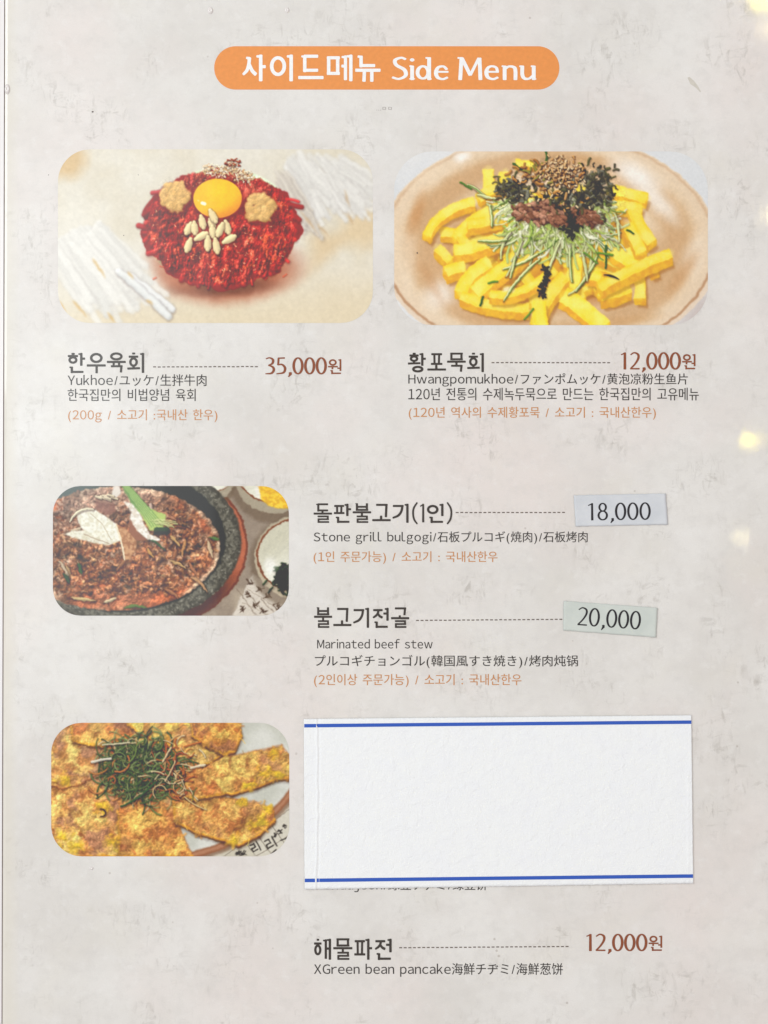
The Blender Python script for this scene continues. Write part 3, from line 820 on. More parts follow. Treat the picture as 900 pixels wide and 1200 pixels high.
    GG = ((np.hypot(X - 205, Y - 230) < 17) | (np.hypot(X - 304, Y - 243) < 17)).astype(float); s.emboss(7, .05, blur(GG)); s.C = lerp(s.C, (246, 206, 140), blur(GG) * .18)
    # sesame
    for k in range(330):
        t = r.rand(); x = 240 + 56 * t + r.uniform(-3, 3); y = 198 + 10 * t + r.normal(0, 4.2) * (1 - .3 * abs(t - .5)) - (6 if .4 < t < .65 else 0)
        c = [(240, 220, 186), (226, 196, 150), (208, 160, 112), (246, 234, 210)][r.randint(4)]
        a = r.uniform(0, 6.3); s.tube([(x, y), (x + 2 * math.cos(a), y + 1.5 * math.sin(a))], r.uniform(1.2, 1.9), c, sh=.12, sw=1.0, amb=.86, dif=.25)
    for k in range(40):
        x = r.uniform(262, 280); y = 189 + r.uniform(-3, 6); a = r.uniform(0, 6.3)
        s.tube([(x, y), (x + 2, y + 1.4 * math.sin(a))], 1.3, (176, 74, 50) if r.rand() < .6 else (230, 190, 150), sh=.2, sw=.8)
    # yolk
    cx, cy = 255, 232.5
    e = s.ell(cx + 1, cy + 3, 31, 27); s.C = lerp(s.C, (120, 22, 20), (1 - sstep(e, .85, 1.15)) * .65)
    e = s.ell(cx, cy, 28.6, 23.2); m = 1 - sstep(e, .97, 1.02)
    yx = (X - cx) / 28.6; yy = (Y - cy) / 23.2
    c = lerp((250, 196, 34), (236, 148, 14), sstep(yx * .35 + yy * .6 + e * .55, .45, 1.25))
    c = lerp(c, (252, 214, 70), (1 - sstep(np.hypot(yx + .1, yy + .4), .1, .75)) * .55)
    c += ((s.noise(3, 2) - .5) * 14)[..., None]
    s.C = lerp(s.C, c, m)
    s.curl(237, 238, .3, 3, 4, (255, 250, 226), 0, n=2, sh=0, flat=True, soft=1.5)
    s.curl(232, 235, .3, 1, 2, (255, 240, 180), 0, n=2, sh=0, flat=True, soft=1, a=.6)
    # pine nuts
    for x, y, a, L in ((248, 262, 1.2, 11), (221, 267.5, 2.0, 13), (228, 267, 1.5, 13), (237, 260, 1.35, 14), (266, 266, 1.3, 14), (249.5, 253, 1.1, 15), (249, 271, 1.5, 12), (258, 269, 1.95, 15),
                       (235.5, 277, -.5, 15), (243.5, 285, 1.6, 15), (221, 287, 1.9, 15), (253.5, 288, 1.4, 16), (268.5, 280.5, -.5, 15)):
        dx, dy = math.cos(a) * L / 2, math.sin(a) * L / 2
        s.tube([(x - dx, y - dy), (x - dx * .3, y - dy * .3), (x + dx * .5, y + dy * .5), (x + dx, y + dy)], [4.4, 8.2, 8.8, 5.0], (247, 224, 170), amb=.78, dif=.30, sh=.4, sw=1.8, spec=.05, soft=1.2)
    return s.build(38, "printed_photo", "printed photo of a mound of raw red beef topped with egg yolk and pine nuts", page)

# ---- yellow mung bean jelly salad
def photo_jelly():
    s = Pic(462, 177.5, 829.5, 381, 8); r = s.r
    X, Y = np.meshgrid(s.X, s.Y)
    n = s.noise(50, 5); nf = s.noise(3, 2)
    s.C = lerp((217, 218, 219), (224, 223, 222), sstep(n, .3, .7))
    s.C = lerp(s.C, (200, 186, 180), sstep(X, 770, 830) * sstep(Y, 320, 370))
    e = s.ell(643, 288, 197, 131)
    m = 1 - sstep(e, 1.0, 1.008)
    c = lerp((224, 196, 160), (232, 210, 180), sstep(n, .3, .7))
    ang = np.arctan2(Y - 288, X - 643)
    c = lerp(c, (196, 148, 98), sstep(e, .60, .74) * (1 - sstep(e, .80, .92)) * .6)
    c = lerp(c, (229, 206, 178), sstep(e, .84, .95) * .8)
    c = lerp(c, (186, 140, 100), sstep(e, .965, .985) * (1 - sstep(e, .985, 1.0)) * .35)
    def glow(px, py, rx, ry, a_, amt, col=(246, 240, 232)):
        nonlocal c
        d = s.ell(px, py, rx, ry, a_); c = lerp(c, col, (1 - sstep(d, .1, 1.)) * amt)
    glow(541, 184, 16, 9, -.3, .95); glow(745, 205, 52, 22, .5, .9); glow(770, 235, 55, 18, .8, .75); glow(700, 187, 60, 8, 0, -.1)
    glow(515, 345, 26, 30, .8, .75); glow(500, 205, 46, 16, -.5, .45, (236, 214, 184)); glow(480, 300, 14, 60, 0, .4, (240, 222, 198))
    glow(812, 300, 20, 40, .3, .35); glow(488, 250, 12, 40, .3, .5, (196, 134, 78)); glow(505, 330, 10, 44, -.5, .35, (196, 140, 90))
    glow(800, 322, 12, 50, .6, .55, (200, 150, 100)); glow(590, 373, 70, 9, .05, .4, (205, 155, 100)); glow(735, 376, 60, 10, -.15, .5, (206, 160, 108))
    c += ((nf - .5) * 12)[..., None]
    s.C = lerp(s.C, c, m)
    # raised rim on the lower right
    q = 1 - sstep(np.abs(e - 1.012), .008, .018); s.C = lerp(s.C, (228, 208, 186), q * sstep(Y, 285, 330))
    q = 1 - sstep(np.abs(e - .985), .005, .012); s.C = lerp(s.C, (170, 120, 84), q * .6 * sstep(Y, 285, 330))
    # amber shade under the pile
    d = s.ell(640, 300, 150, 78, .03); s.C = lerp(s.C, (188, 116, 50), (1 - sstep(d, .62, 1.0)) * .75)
    def ribbon(p, w):
        p = np.asarray(p, float); L = []; R_ = []
        for i in range(len(p)):
            d = p[min(i + 1, len(p) - 1)] - p[max(i - 1, 0)]; d /= np.linalg.norm(d) + 1e-9
            nn = np.array([-d[1], d[0]]) * w / 2; L.append(p[i] + nn); R_.append(p[i] - nn)
        return L + R_[::-1]
    streak = s.noise(5, 3); pat = s.noise(16, 3)
    def stick(p, w, h=7, bright=1.0):
        w = w * .74; bright = bright * r.uniform(.97, 1.03)
        if len(p) == 2: p = [p[0], ((p[0][0] + p[1][0]) / 2 + r.uniform(-2, 2), (p[0][1] + p[1][1]) / 2 + r.uniform(-2, 2)), p[1]]
        a_ = np.array(p, float); t_ = np.linspace(0, 1, 9)[:, None]; cc = 2 * a_[1] - .5 * (a_[0] + a_[2])
        p = [tuple(v) for v in (1 - t_) ** 2 * a_[0] + 2 * t_ * (1 - t_) * cc + t_ * t_ * a_[2]]
        q = [tuple(v) for v in ribbon(p, w)]
        # soft shade under
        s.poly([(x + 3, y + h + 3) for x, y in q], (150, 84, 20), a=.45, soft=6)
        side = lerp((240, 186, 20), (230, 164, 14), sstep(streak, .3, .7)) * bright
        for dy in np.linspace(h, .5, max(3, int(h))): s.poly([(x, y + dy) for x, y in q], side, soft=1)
        top = lerp((250, 214, 48), (254, 228, 96), sstep(pat, .3, .7)) * bright
        top = lerp(top, (255, 238, 140), sstep(streak, .62, .8) * .35)
        s.poly(q, np.clip(top, 0, 255), soft=1)
        s.tube(p, w * .62, (255, 240, 132), sh=0, flat=True, a=.38, soft=4)
        # thin light along the near edge
        e0 = [np.array(v) for v in q]; k = len(p)
        lo = e0[:k] if np.mean([v[1] for v in e0[:k]]) > np.mean([v[1] for v in e0[k:]]) else e0[k:]
        s.tube(lo, 1.0, (255, 240, 130), sh=0, flat=True, a=.6)
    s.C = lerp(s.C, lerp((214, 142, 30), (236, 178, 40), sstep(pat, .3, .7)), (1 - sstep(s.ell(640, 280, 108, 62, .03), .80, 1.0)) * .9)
    P_ = [  # back to front
        ([(572, 198), (574, 226)], 18, 5), ([(592, 202), (594, 226)], 18, 5), ([(604, 190), (628, 192)], 12, 4), ([(560, 232), (590, 214)], 15, 6),
        ([(712, 222), (758, 232)], 16, 7), ([(722, 240), (752, 243)], 16, 7), ([(500, 276), (520, 250), (556, 236)], 15, 7), ([(534, 280), (556, 256), (592, 240)], 16, 8),
        ([(548, 262), (600, 250)], 16, 8), ([(742, 245), (764, 284)], 18, 8), ([(736, 262), (752, 296)], 18, 8), ([(512, 290), (528, 305)], 15, 8), ([(540, 276), (552, 290)], 15, 6),
        ([(532, 293), (560, 288), (592, 276)], 17, 10), ([(522, 318), (545, 312)], 17, 10), ([(700, 280), (728, 300), (754, 318)], 18, 8), ([(762, 300), (768, 318)], 13, 9),
        ([(676, 300), (668, 345)], 22, 9), ([(686, 322), (704, 326)], 14, 8), ([(704, 346), (738, 336)], 18, 10), ([(749, 318), (750, 350)], 17, 8),
        ([(540, 342), (552, 322), (574, 306)], 20, 10), ([(556, 343), (580, 322), (600, 306)], 21, 10), ([(540, 346), (580, 358), (620, 360)], 14, 9),
        ([(574, 344), (606, 342), (640, 322)], 12, 8), ([(662, 322), (640, 352), (628, 382)], 20, 10), ([(660, 345), (684, 362), (708, 384)], 26, 8),
        ([(632, 352), (634, 382)], 22, 4), ([(702, 336), (740, 316), (786, 296)], 16, 10)]
    for k in range(40):
        a = r.uniform(0, 6.28); q = r.uniform(.35, 1.05); x = 640 + 92 * q * math.cos(a); y = 284 + 56 * q * math.sin(a)
        an = a + r.uniform(-.7, .7); L = r.uniform(18, 32); bx, by = math.cos(an) * L, math.sin(an) * L * .7
        stick([(x - bx, y - by), (x + r.uniform(-3, 3), y - 2), (x + bx, y + by)], r.uniform(13, 17), 7, .97)
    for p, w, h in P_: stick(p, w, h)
    s.warp(1.0, 12); s.C = blur3(blur3(s.C))
    s.curl(592, 339, .0, 8, 6, (255, 247, 210), 0, n=2, sh=0, flat=True, soft=4, a=.8)
    # cucumber strands
    s.C = s.C * 1.0
    greens = [(206, 216, 150), (220, 224, 176), (188, 206, 120), (232, 232, 200), (176, 196, 96), (214, 220, 160)]
    dark = [(72, 110, 32), (92, 128, 40), (56, 88, 28)]
    s.C = lerp(s.C, (196, 206, 132), (1 - sstep(s.ell(652, 268, 58, 30), .5, 1.05)) * .75)
    for k in range(360):
        t = r.rand(); x = 598 + 112 * t; y = 246 + r.uniform(-10, 42) - 18 * abs(t - .5)
        a = 1.57 + (655 - x) * .0125 + r.uniform(-.85, .85)
        L = r.uniform(12, 34); c = np.array(greens[r.randint(6)]) + r.uniform(-10, 10); b_ = r.uniform(-1.7, 1.7)
        w = r.uniform(1.5, 3.2)
        s.curl(x, y, a, L, w, c, b_, n=6, amb=.84, dif=.22, sh=.14, sw=1.6, soft=1)
        if r.rand() < .34: s.curl(x + 1.1, y + .6, a, L, w * .34, dark[r.randint(3)], b_, n=6, sh=0, flat=True, a=.85)
    for x, y, a, L, b_ in ((632, 304, 2.45, 64, -.4), (630, 298, 2.6, 44, .3), (598, 272, 2.2, 34, -.7), (560, 282, .1, 34, -.3), (574, 240, 1.4, 26, .2), (692, 295, 1.5, 60, 1.3), (700, 300, 2.0, 48, .3),
                           (720, 250, 1.2, 34, .5), (690, 250, .4, 34, .4), (668, 290, 1.6, 40, -.2), (682, 296, 1.3, 34, .2), (655, 285, 1.9, 52, .2), (612, 282, 1.9, 46, .2), (604, 300, 1.7, 26, .3), (548, 216, .5, 26, .3), (560, 228, .3, 22, -.2)):
        s.curl(x, y, a, L, [1.6, 2.8, 3.2, 3.2, 3.0, 2.6, 1.6], np.array((216, 222, 160)) + r.uniform(-8, 12), b_, n=6, amb=.72, dif=.4, sh=.4, sw=2)
        if r.rand() < .6: s.curl(x + 1, y + 1, a, L, 1.1, (82, 118, 40), b_, n=6, sh=0, flat=True, a=.8)
    for x, y, a, L in ((710, 288, 1.5, 26), (625, 362, 2.2, 16), (566, 348, 1.8, 10), (573, 332, -.3, 10), (735, 270, .4, 8), (684, 296, .6, 20), (700, 296, .1, 18), (540, 214, .5, 14), (602, 192, .6, 12), (640, 178, 1.5, 14)):
        s.curl(x, y, a, L, 2.6, dark[r.randint(3)], .2, sh=.2, sw=1, amb=.8)
    s.warp(1.1, 6, grain=.05)
    # minced beef
    for k in range(170):
        t = r.rand(); x = 602 + 96 * t + r.uniform(-4, 4); y = 248 + 8 * t + r.uniform(-16, 12) * (1 - abs(t - .4))
        c = np.array([(150, 98, 74), (168, 116, 90), (124, 78, 58), (186, 134, 108)][r.randint(4)])
        s.curl(x, y, r.uniform(-.5, 1.2), r.uniform(5, 10), r.uniform(3, 5.2), c, r.uniform(-1, 1), amb=.78, dif=.34, sh=.26, sw=1.4, spec=.03)
    # seaweed
    for k in range(330):
        g_ = r.rand()
        if g_ < .33: x, y = r.normal(603, 12), r.normal(221, 6)
        elif g_ < .75: x, y = r.normal(697, 11), r.normal(222, 13)
        else: x, y = r.normal(664, 16), r.normal(232, 8)
        c = np.array([(72, 68, 52), (54, 50, 40), (90, 84, 64), (116, 114, 98), (86, 84, 52)][r.randint(5)])
        s.curl(x, y, r.uniform(0, 6.3), r.uniform(3, 9), r.uniform(1.4, 4), c, r.uniform(-2, 2), amb=.70, dif=.5, sh=.15, sw=1, spec=.10 if r.rand() < .35 else 0, soft=1.1)
    for k in range(40):
        x = 669 + r.normal(0, 4.5); y = 265 + r.normal(0, 7); s.curl(x, y, r.uniform(0, 6.3), 5, 2.4, (48, 50, 40), 1, amb=.6, dif=.6, sh=.2)
    for k in range(46):
        t = r.rand(); x = 638 + 3 * math.sin(6 * t) + r.normal(0, .9); y = 312 + 38 * t; s.curl(x, y, r.uniform(0, 6.3), 4, 2.4, (56, 52, 36), 1, amb=.6, dif=.6, sh=.2, spec=.1)
    s.curl(708, 322, .1, 18, [1, 2, 3, 2.6, 2, 1], (52, 48, 34), .5, sh=.2)
    s.warp(1.8, 3.5, 1 - sstep(s.ell(655, 235, 80, 52), .9, 1.1), grain=.3, tone=.2)
    # toppings and sesame
    for k in range(90):
        x = r.normal(648, 20); y = r.normal(206, 8); c = [(196, 136, 70), (176, 116, 60), (150, 140, 60), (208, 156, 96)][r.randint(4)]
        s.curl(x, y, r.uniform(0, 6.3), r.uniform(4, 9), r.uniform(2, 3.2), c, r.uniform(-1.5, 1.5), amb=.66, dif=.45, sh=.4, sw=1.3)
    for k in range(230):
        if r.rand() < .8: x, y = r.normal(657, 12), r.normal(200, 6.5)
        else: x, y = r.normal(656, 22), r.normal(222, 12)
        c = [(230, 190, 134), (218, 170, 112), (206, 152, 92), (240, 212, 166)][r.randint(4)]
        a = r.uniform(0, 6.3); s.tube([(x, y), (x + 2.2 * math.cos(a), y + 2.2 * math.sin(a))], r.uniform(1.5, 2.3), c, sh=.38, sw=1.1, amb=.72, dif=.38)
    return s.build(45, "printed_photo", "printed photo of yellow jelly sticks with cucumber, beef and seaweed on a bronze dish", page)

# ---- stone grill bulgogi
def photo_bulgogi():
    s = Pic(62, 569.5, 338.5, 721.5, 21); r = s.r
    X, Y = np.meshgrid(s.X, s.Y); n = s.noise(30, 5); nf = s.noise(2.5, 3)
    # table runner behind, at the right
    s.C = lerp((176, 160, 140), (150, 134, 118), sstep(n, .35, .65))
    s.C = lerp(s.C, (196, 186, 172), sstep(X + (Y - 690) * .6, 286, 300) * sstep(Y, 660, 690))
    # printed runner: ruled lines and characters
    def bar(x0, y0, x1, y1, w, c=(70, 50, 40), a=.9): s.tube([(x0, y0), (x1, y1)], w, c, sh=0, flat=True, a=a)
    s.poly([(272, 722), (296, 672), (339, 706), (339, 722)], (214, 204, 190), soft=2)
    for k in range(3): bar(284 + 14 * k - 6, 692 + 6 * k - 2, 300 + 14 * k + 2, 724 + 2 * k, .7, (120, 100, 84))
    bar(284, 706, 330, 728, .6, (150, 130, 110)); bar(290, 690, 339, 722, .6, (140, 120, 100))
    for cx, cy in ((290, 697), (300, 708), (284, 715), (309, 716), (304, 690), (314, 699), (325, 710), (293, 682)):
        for k in range(6):
            a = (-.5, 1.1)[k % 2] + r.uniform(-.25, .25); x = cx + r.uniform(-2.6, 2.6); y = cy + r.uniform(-3, 3); L = r.uniform(1.6, 3.6)
            bar(x - math.cos(a) * L, y - math.sin(a) * L, x + math.cos(a) * L, y + math.sin(a) * L, 1.1, (74, 52, 38))
    # red tray under the pot
    e = s.ell(160, 640, 131, 100, .0); m = 1 - sstep(e, .985, 1.0)
    s.C = lerp(s.C, lerp(lerp((168, 84, 58), (190, 108, 78), sstep(n, .4, .7)), (116, 70, 54), sstep(Y, 655, 715)), m)
    q = 1 - sstep(np.abs(e - .985), .004, .016); s.C = lerp(s.C, (112, 58, 38), q * .9)
    s.C = lerp(s.C, (70, 44, 34), (1 - sstep(s.ell(158, 652, 124, 92), .9, 1.02)) * sstep(Y, 668, 700) * .75)
    # upper right small dishes
    for cx, cy, rx, ry, inner in ((322, 560, 47, 42, 'y'), (346, 653, 48, 48, 'w'), (250, 558, 26, 28, 'n')):
        e = s.ell(cx, cy, rx, ry)
        s.C = lerp(s.C, (104, 84, 64), (1 - sstep(s.ell(cx - 2, cy + 6, rx + 2, ry + 4), .95, 1.1)) * .6)
        s.C = lerp(s.C, (168, 156, 134), (1 - sstep(e, .98, 1.01)))
        if inner == 'w': s.C = lerp(s.C, (190, 176, 150), (1 - sstep(s.ell(cx, cy + 1, rx * .99, ry), .98, 1.0)))
        rim = s.ell(cx + (1 if inner == 'w' else 1), cy - (2 if inner == 'w' else 7), rx * .97, ry * .90)
        s.C = lerp(s.C, (126, 70, 44), (1 - sstep(rim, .98, 1.01)))
        body = lerp((204, 200, 178), (232, 230, 214), sstep(Y * .6 + X * .3 - (cy * .6 + cx * .3), -20, 12))
        s.C = lerp(s.C, body, (1 - sstep(rim, .935, .955)))
    m = s.poly([(303, 569), (306, 586), (318, 594), (339, 596), (339, 569)], lerp((226, 172, 16), (244, 206, 70), sstep(nf, .35, .7)), soft=2, wob=1.5)
    s.poly([(300, 569), (303, 569), (305, 586), (300, 578)], (236, 232, 222), soft=2)
    for k in range(110):
        x = r.normal(334, 6); y = r.normal(675, 8)
        if x + y < 988: continue
        s.curl(x, y, r.uniform(0, 3.2), r.uniform(4, 10), r.uniform(1.6, 3), [(28, 48, 26), (44, 66, 34), (20, 34, 22)][r.randint(3)], r.uniform(-1, 1), amb=.6, dif=.6, spec=.05, sh=.2)
    s.C = lerp(s.C, (250, 248, 242), (1 - sstep(s.ell(317, 664, 11, 15), .2, 1.0)) * .7)
    # stone pot
    e = s.ell(150, 636, 133.5, 96, -.04); m = 1 - sstep(e, .985, 1.005)
    rim = lerp((78, 75, 66), (118, 114, 100), sstep(nf, .35, .68)); rim = lerp(rim, (60, 56, 50), sstep(e, .93, 1.0) * .7)
    s.C = lerp(s.C, rim, m)
    for k in range(520):
        a = r.uniform(-1.3, 2.6); q = r.uniform(.84, .985); x = 150 + 133 * q * math.cos(a); y = 636 + 95 * q * math.sin(a)
        s.tube([(x, y), (x + r.uniform(-.8, .8), y + .5)], r.uniform(.5, 1.3), (176, 172, 156) if r.rand() < .6 else (46, 44, 40), sh=0, flat=True, a=.7)
    e2 = s.ell(143, 634, 122, 84, -.02); s.C = lerp(s.C, (44, 46, 44), (1 - sstep(e2, .98, 1.01)))
    s.C = lerp(s.C, (98, 112, 108), (1 - sstep(e2, .98, 1.01)) * (1 - sstep(X + Y * .6, 430, 500)) * .8)  # grey-green glare haze painted into the pot colour, upper left
    e3 = s.ell(138, 643, 120, 73, -.02); inn = 1 - sstep(e3, .985, 1.01)
    s.C = lerp(s.C, lerp((150, 78, 52), (184, 140, 120), sstep(n, .4, .65)), inn)
    s.C = lerp(s.C, (196, 164, 146), inn * sstep(e3, .93, .99) * sstep(X, 200, 230) * .8)
    # haze-ish broth shine, lower left
    s.C = lerp(s.C, (176, 96, 68), inn * (1 - sstep(s.ell(120, 704, 60, 12), .5, 1.1)) * .8)
    meat = [(180, 106, 72), (200, 126, 86), (156, 86, 58), (218, 150, 110), (186, 112, 78), (118, 68, 48)]
    for k in range(1900):
        a = r.uniform(0, 6.283); q = math.sqrt(r.rand()) * .95; x = 138 + 118 * q * math.cos(a); y = 640 + 70 * q * math.sin(a)
        if y > 699 - .0012 * (x - 120) ** 2 and x < 190: continue
        if x > 232 and y < 622: continue
        f = sstep(np.array(y + x * .25), 625, 660)
        c = np.array(meat[r.randint(6)]); c = lerp(np.array((186, 136, 120)) + r.uniform(-20, 20), c, f * .8 + .2)  # pinkish haze of the glare mixed into the meat colour, upper left
        if .35 < (math.sin(x * .11) * math.cos(y * .15 + x * .05)): c = c * .74
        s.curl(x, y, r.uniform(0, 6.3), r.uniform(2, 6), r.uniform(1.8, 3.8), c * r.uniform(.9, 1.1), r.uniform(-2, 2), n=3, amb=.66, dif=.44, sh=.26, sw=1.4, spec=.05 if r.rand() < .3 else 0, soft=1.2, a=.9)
    for k in range(230):
        a = r.uniform(0, 6.283); q = math.sqrt(r.rand()) * .93; x = 138 + 112 * q * math.cos(a); y = 640 + 64 * q * math.sin(a)
        s.curl(x, y, r.uniform(0, 6.3), r.uniform(1, 3), r.uniform(.5, 1.1), (228, 178, 150), r.uniform(-1, 1), n=2, sh=0, flat=True, a=.5)
    s.warp(1.6, 4, inn, grain=.25, tone=.6)
    s.C = lerp(s.C, s.C * np.array((1.06, .98, .92)), inn * sstep(X + Y, 730, 790))
    s.C = lerp(s.C, np.clip(s.C * np.array((1.08, 1.20, 1.18)) + 6, 0, 255), inn); s.emboss(13, .15, inn * sstep(X + Y, 690, 760), 1.3, 1, .16); s.emboss(5, .08, inn)
    pk = sstep(s.noise(9, 3), .62, .74) * inn * sstep(X + Y, 730, 780); s.C = lerp(s.C, (70, 46, 36), pk * .45)
    for x, y, rx in ((96, 655, 9), (90, 638, 10), (232, 640, 7), (214, 648, 8), (128, 668, 6), (150, 688, 7), (176, 636, 8), (108, 680, 6), (208, 600, 7), (75, 652, 6), (226, 662, 6)):
        s.C = lerp(s.C, (42, 40, 36), (1 - sstep(s.ell(x, y, rx, rx * .5, r.uniform(-.6, .6)), .3, 1.1)) * .62)
    for x, y, a, L, c in ((78, 662, 1.2, 20, (206, 170, 120)), (92, 620 + 40, 1.0, 8, (60, 96, 50)), (70, 658, .9, 24, (214, 192, 160)), (74, 672, .8, 14, (48, 84, 42)), (94, 664, 1.6, 9, (50, 96, 46)), (218, 632, 1.9, 22, (196, 140, 88)), (200, 628, .9, 16, (214, 170, 110)),
                          (200, 658, .2, 20, (216, 176, 118)), (224, 676, .5, 26, (206, 156, 110)), (222, 660, 1.1, 16, (186, 122, 86)), (246, 630, .3, 12, (90, 124, 66)), (244, 634, 1.3, 20, (220, 190, 150)), (172, 642, 1.0, 14, (214, 160, 90)), (84, 700, .2, 28, (214, 186, 130)), (122, 706, -.25, 16, (220, 200, 160)), (146, 712, -.25, 26, (96, 122, 60)),
                          (150, 650, 2.1, 22, (160, 108, 74)), (206, 642, 1.7, 14, (170, 110, 76)), (192, 690, .4, 20, (180, 120, 84)), (84, 622, -.1, 12, (214, 190, 160)), (112, 586, .2, 20, (222, 204, 164)), (176, 590, 1.5, 9, (220, 188, 168)), (186, 600, .3, 22, (190, 130, 96))):
        s.curl(x, y, a, L, [1.4, 3.4, 4, 3.6, 2.8, 1.2], c, r.uniform(-.7, .7), amb=.66, dif=.45, sh=.5, sw=2)
    s.warp(1.2, 4, grain=.06)
    for k in range(420):
        a = r.uniform(0, 6.283); q = math.sqrt(r.rand()) * .92; x = 138 + 112 * q * math.cos(a); y = 642 + 62 * q * math.sin(a)
        if y > 700: continue
        u = r.rand(); c = (238, 196, 168) if u < .55 else (88, 46, 34)
        s.curl(x, y, r.uniform(0, 6.3), r.uniform(.8, 3.4), r.uniform(.6, 1.5), c, r.uniform(-1, 1), n=2, sh=0, flat=True, a=.55)
    # spring onion
    s.poly([(142, 569), (152, 569), (176, 596), (195, 604), (190, 622), (176, 622), (166, 606), (156, 594)], lerp((112, 150, 84), (180, 200, 110), sstep(X + Y, 738, 790)), soft=2)
    for k in range(16):
        t = k / 16; s.curl(143 + 9 * t, 569, .92 - .1 * t, 60, [1, 1.2, 1.2, 1.2, 1, .8], [(92, 132, 70), (196, 214, 140), (150, 184, 96)][k % 3], .08, sh=0, flat=True, a=.6)
    s.curl(184, 622, 0, 11, 8, (44, 70, 46), 0, n=2, sh=.3, sw=2)
    for k in range(8): s.curl(178 + k * 2, 610 + (k % 3) * 2, r.uniform(-.3, .4), 16, 1.4, (214, 222, 150), .3, sh=.2, sw=1, flat=True, a=.8)
    s.curl(170, 627, .6, 30, [2, 3, 3.5, 3, 2, 1], (62, 94, 56), .1, sh=.4, sw=2)
    s.warp(1.0, 5)
    # mushrooms: pale stems and caps
    cream = lerp((222, 216, 192), (240, 238, 224), sstep(nf, .3, .7))
    s.poly([(86, 622), (92, 600), (102, 596), (113, 598), (136, 613), (139, 622), (131, 638), (128, 639), (112, 632), (99, 618), (92, 605)], (120, 70, 54), a=.5, soft=5)
    s.poly([(90, 602), (100, 596), (108, 596), (122, 604), (137, 614), (142, 624), (140, 634), (128, 638), (112, 632), (100, 624), (92, 613)], cream, soft=2, wob=.8)
    s.poly([(76, 626), (84, 622), (98, 622), (116, 630), (130, 634), (128, 639), (118, 638), (102, 634), (84, 630)], lerp((214, 206, 180), (236, 232, 214), sstep(nf, .3, .7)), soft=2, wob=.6)
    s.tube([(98, 626), (116, 633), (128, 637)], 1.0, (150, 120, 92), sh=0, flat=True, a=.7)
    s.tube([(106, 602), (120, 614), (130, 632)], 1.0, (184, 168, 136), sh=0, flat=True, a=.8)
    s.curl(82, 612, -1.1, 34, [1.2, 2.4, 3, 3, 2.6, 2], (232, 222, 190), 1.5, amb=.75, dif=.35, sh=.4)
    s.poly([(136, 614), (150, 622), (159, 632), (160, 642), (152, 656), (146, 656), (143, 640)], lerp((166, 112, 76), (206, 156, 112), sstep(nf, .3, .7)), soft=2, wob=.8)
    s.tube([(136, 615), (140, 628), (144, 642), (146, 656)], [1.4, 2.4, 2, 1.4], (236, 222, 190), sh=0, flat=True)
    s.poly([(145, 588), (154, 590), (163, 600), (168, 612), (176, 626), (188, 632), (186, 634), (172, 632), (160, 622), (152, 610), (154, 600)], lerp((220, 208, 190), (244, 240, 230), sstep(nf, .3, .7)), soft=2, wob=.8)
    s.poly([(152, 608), (160, 622), (172, 633), (160, 634), (150, 622)], (150, 96, 72), soft=2, wob=1)
    s.poly([(133, 569), (140, 570), (142, 578), (136, 584), (131, 583)], (226, 216, 204), soft=2, wob=.8)
    s.poly([(112, 584), (134, 589), (136, 600), (124, 604), (112, 596)], (140, 92, 78), soft=4, a=.8)
    for k in range(12): s.curl(110 + r.uniform(0, 22), 580 + r.uniform(-1, 5), .3, 7, 2.2, (226, 210, 176), 0, n=2, amb=.75, dif=.35, sh=.3, sw=1)
    s.warp(.7, 4); s.emboss(9, .015)
    return s.build(33, "printed_photo", "printed photo of brown bulgogi with mushrooms in a black stone pot", page)

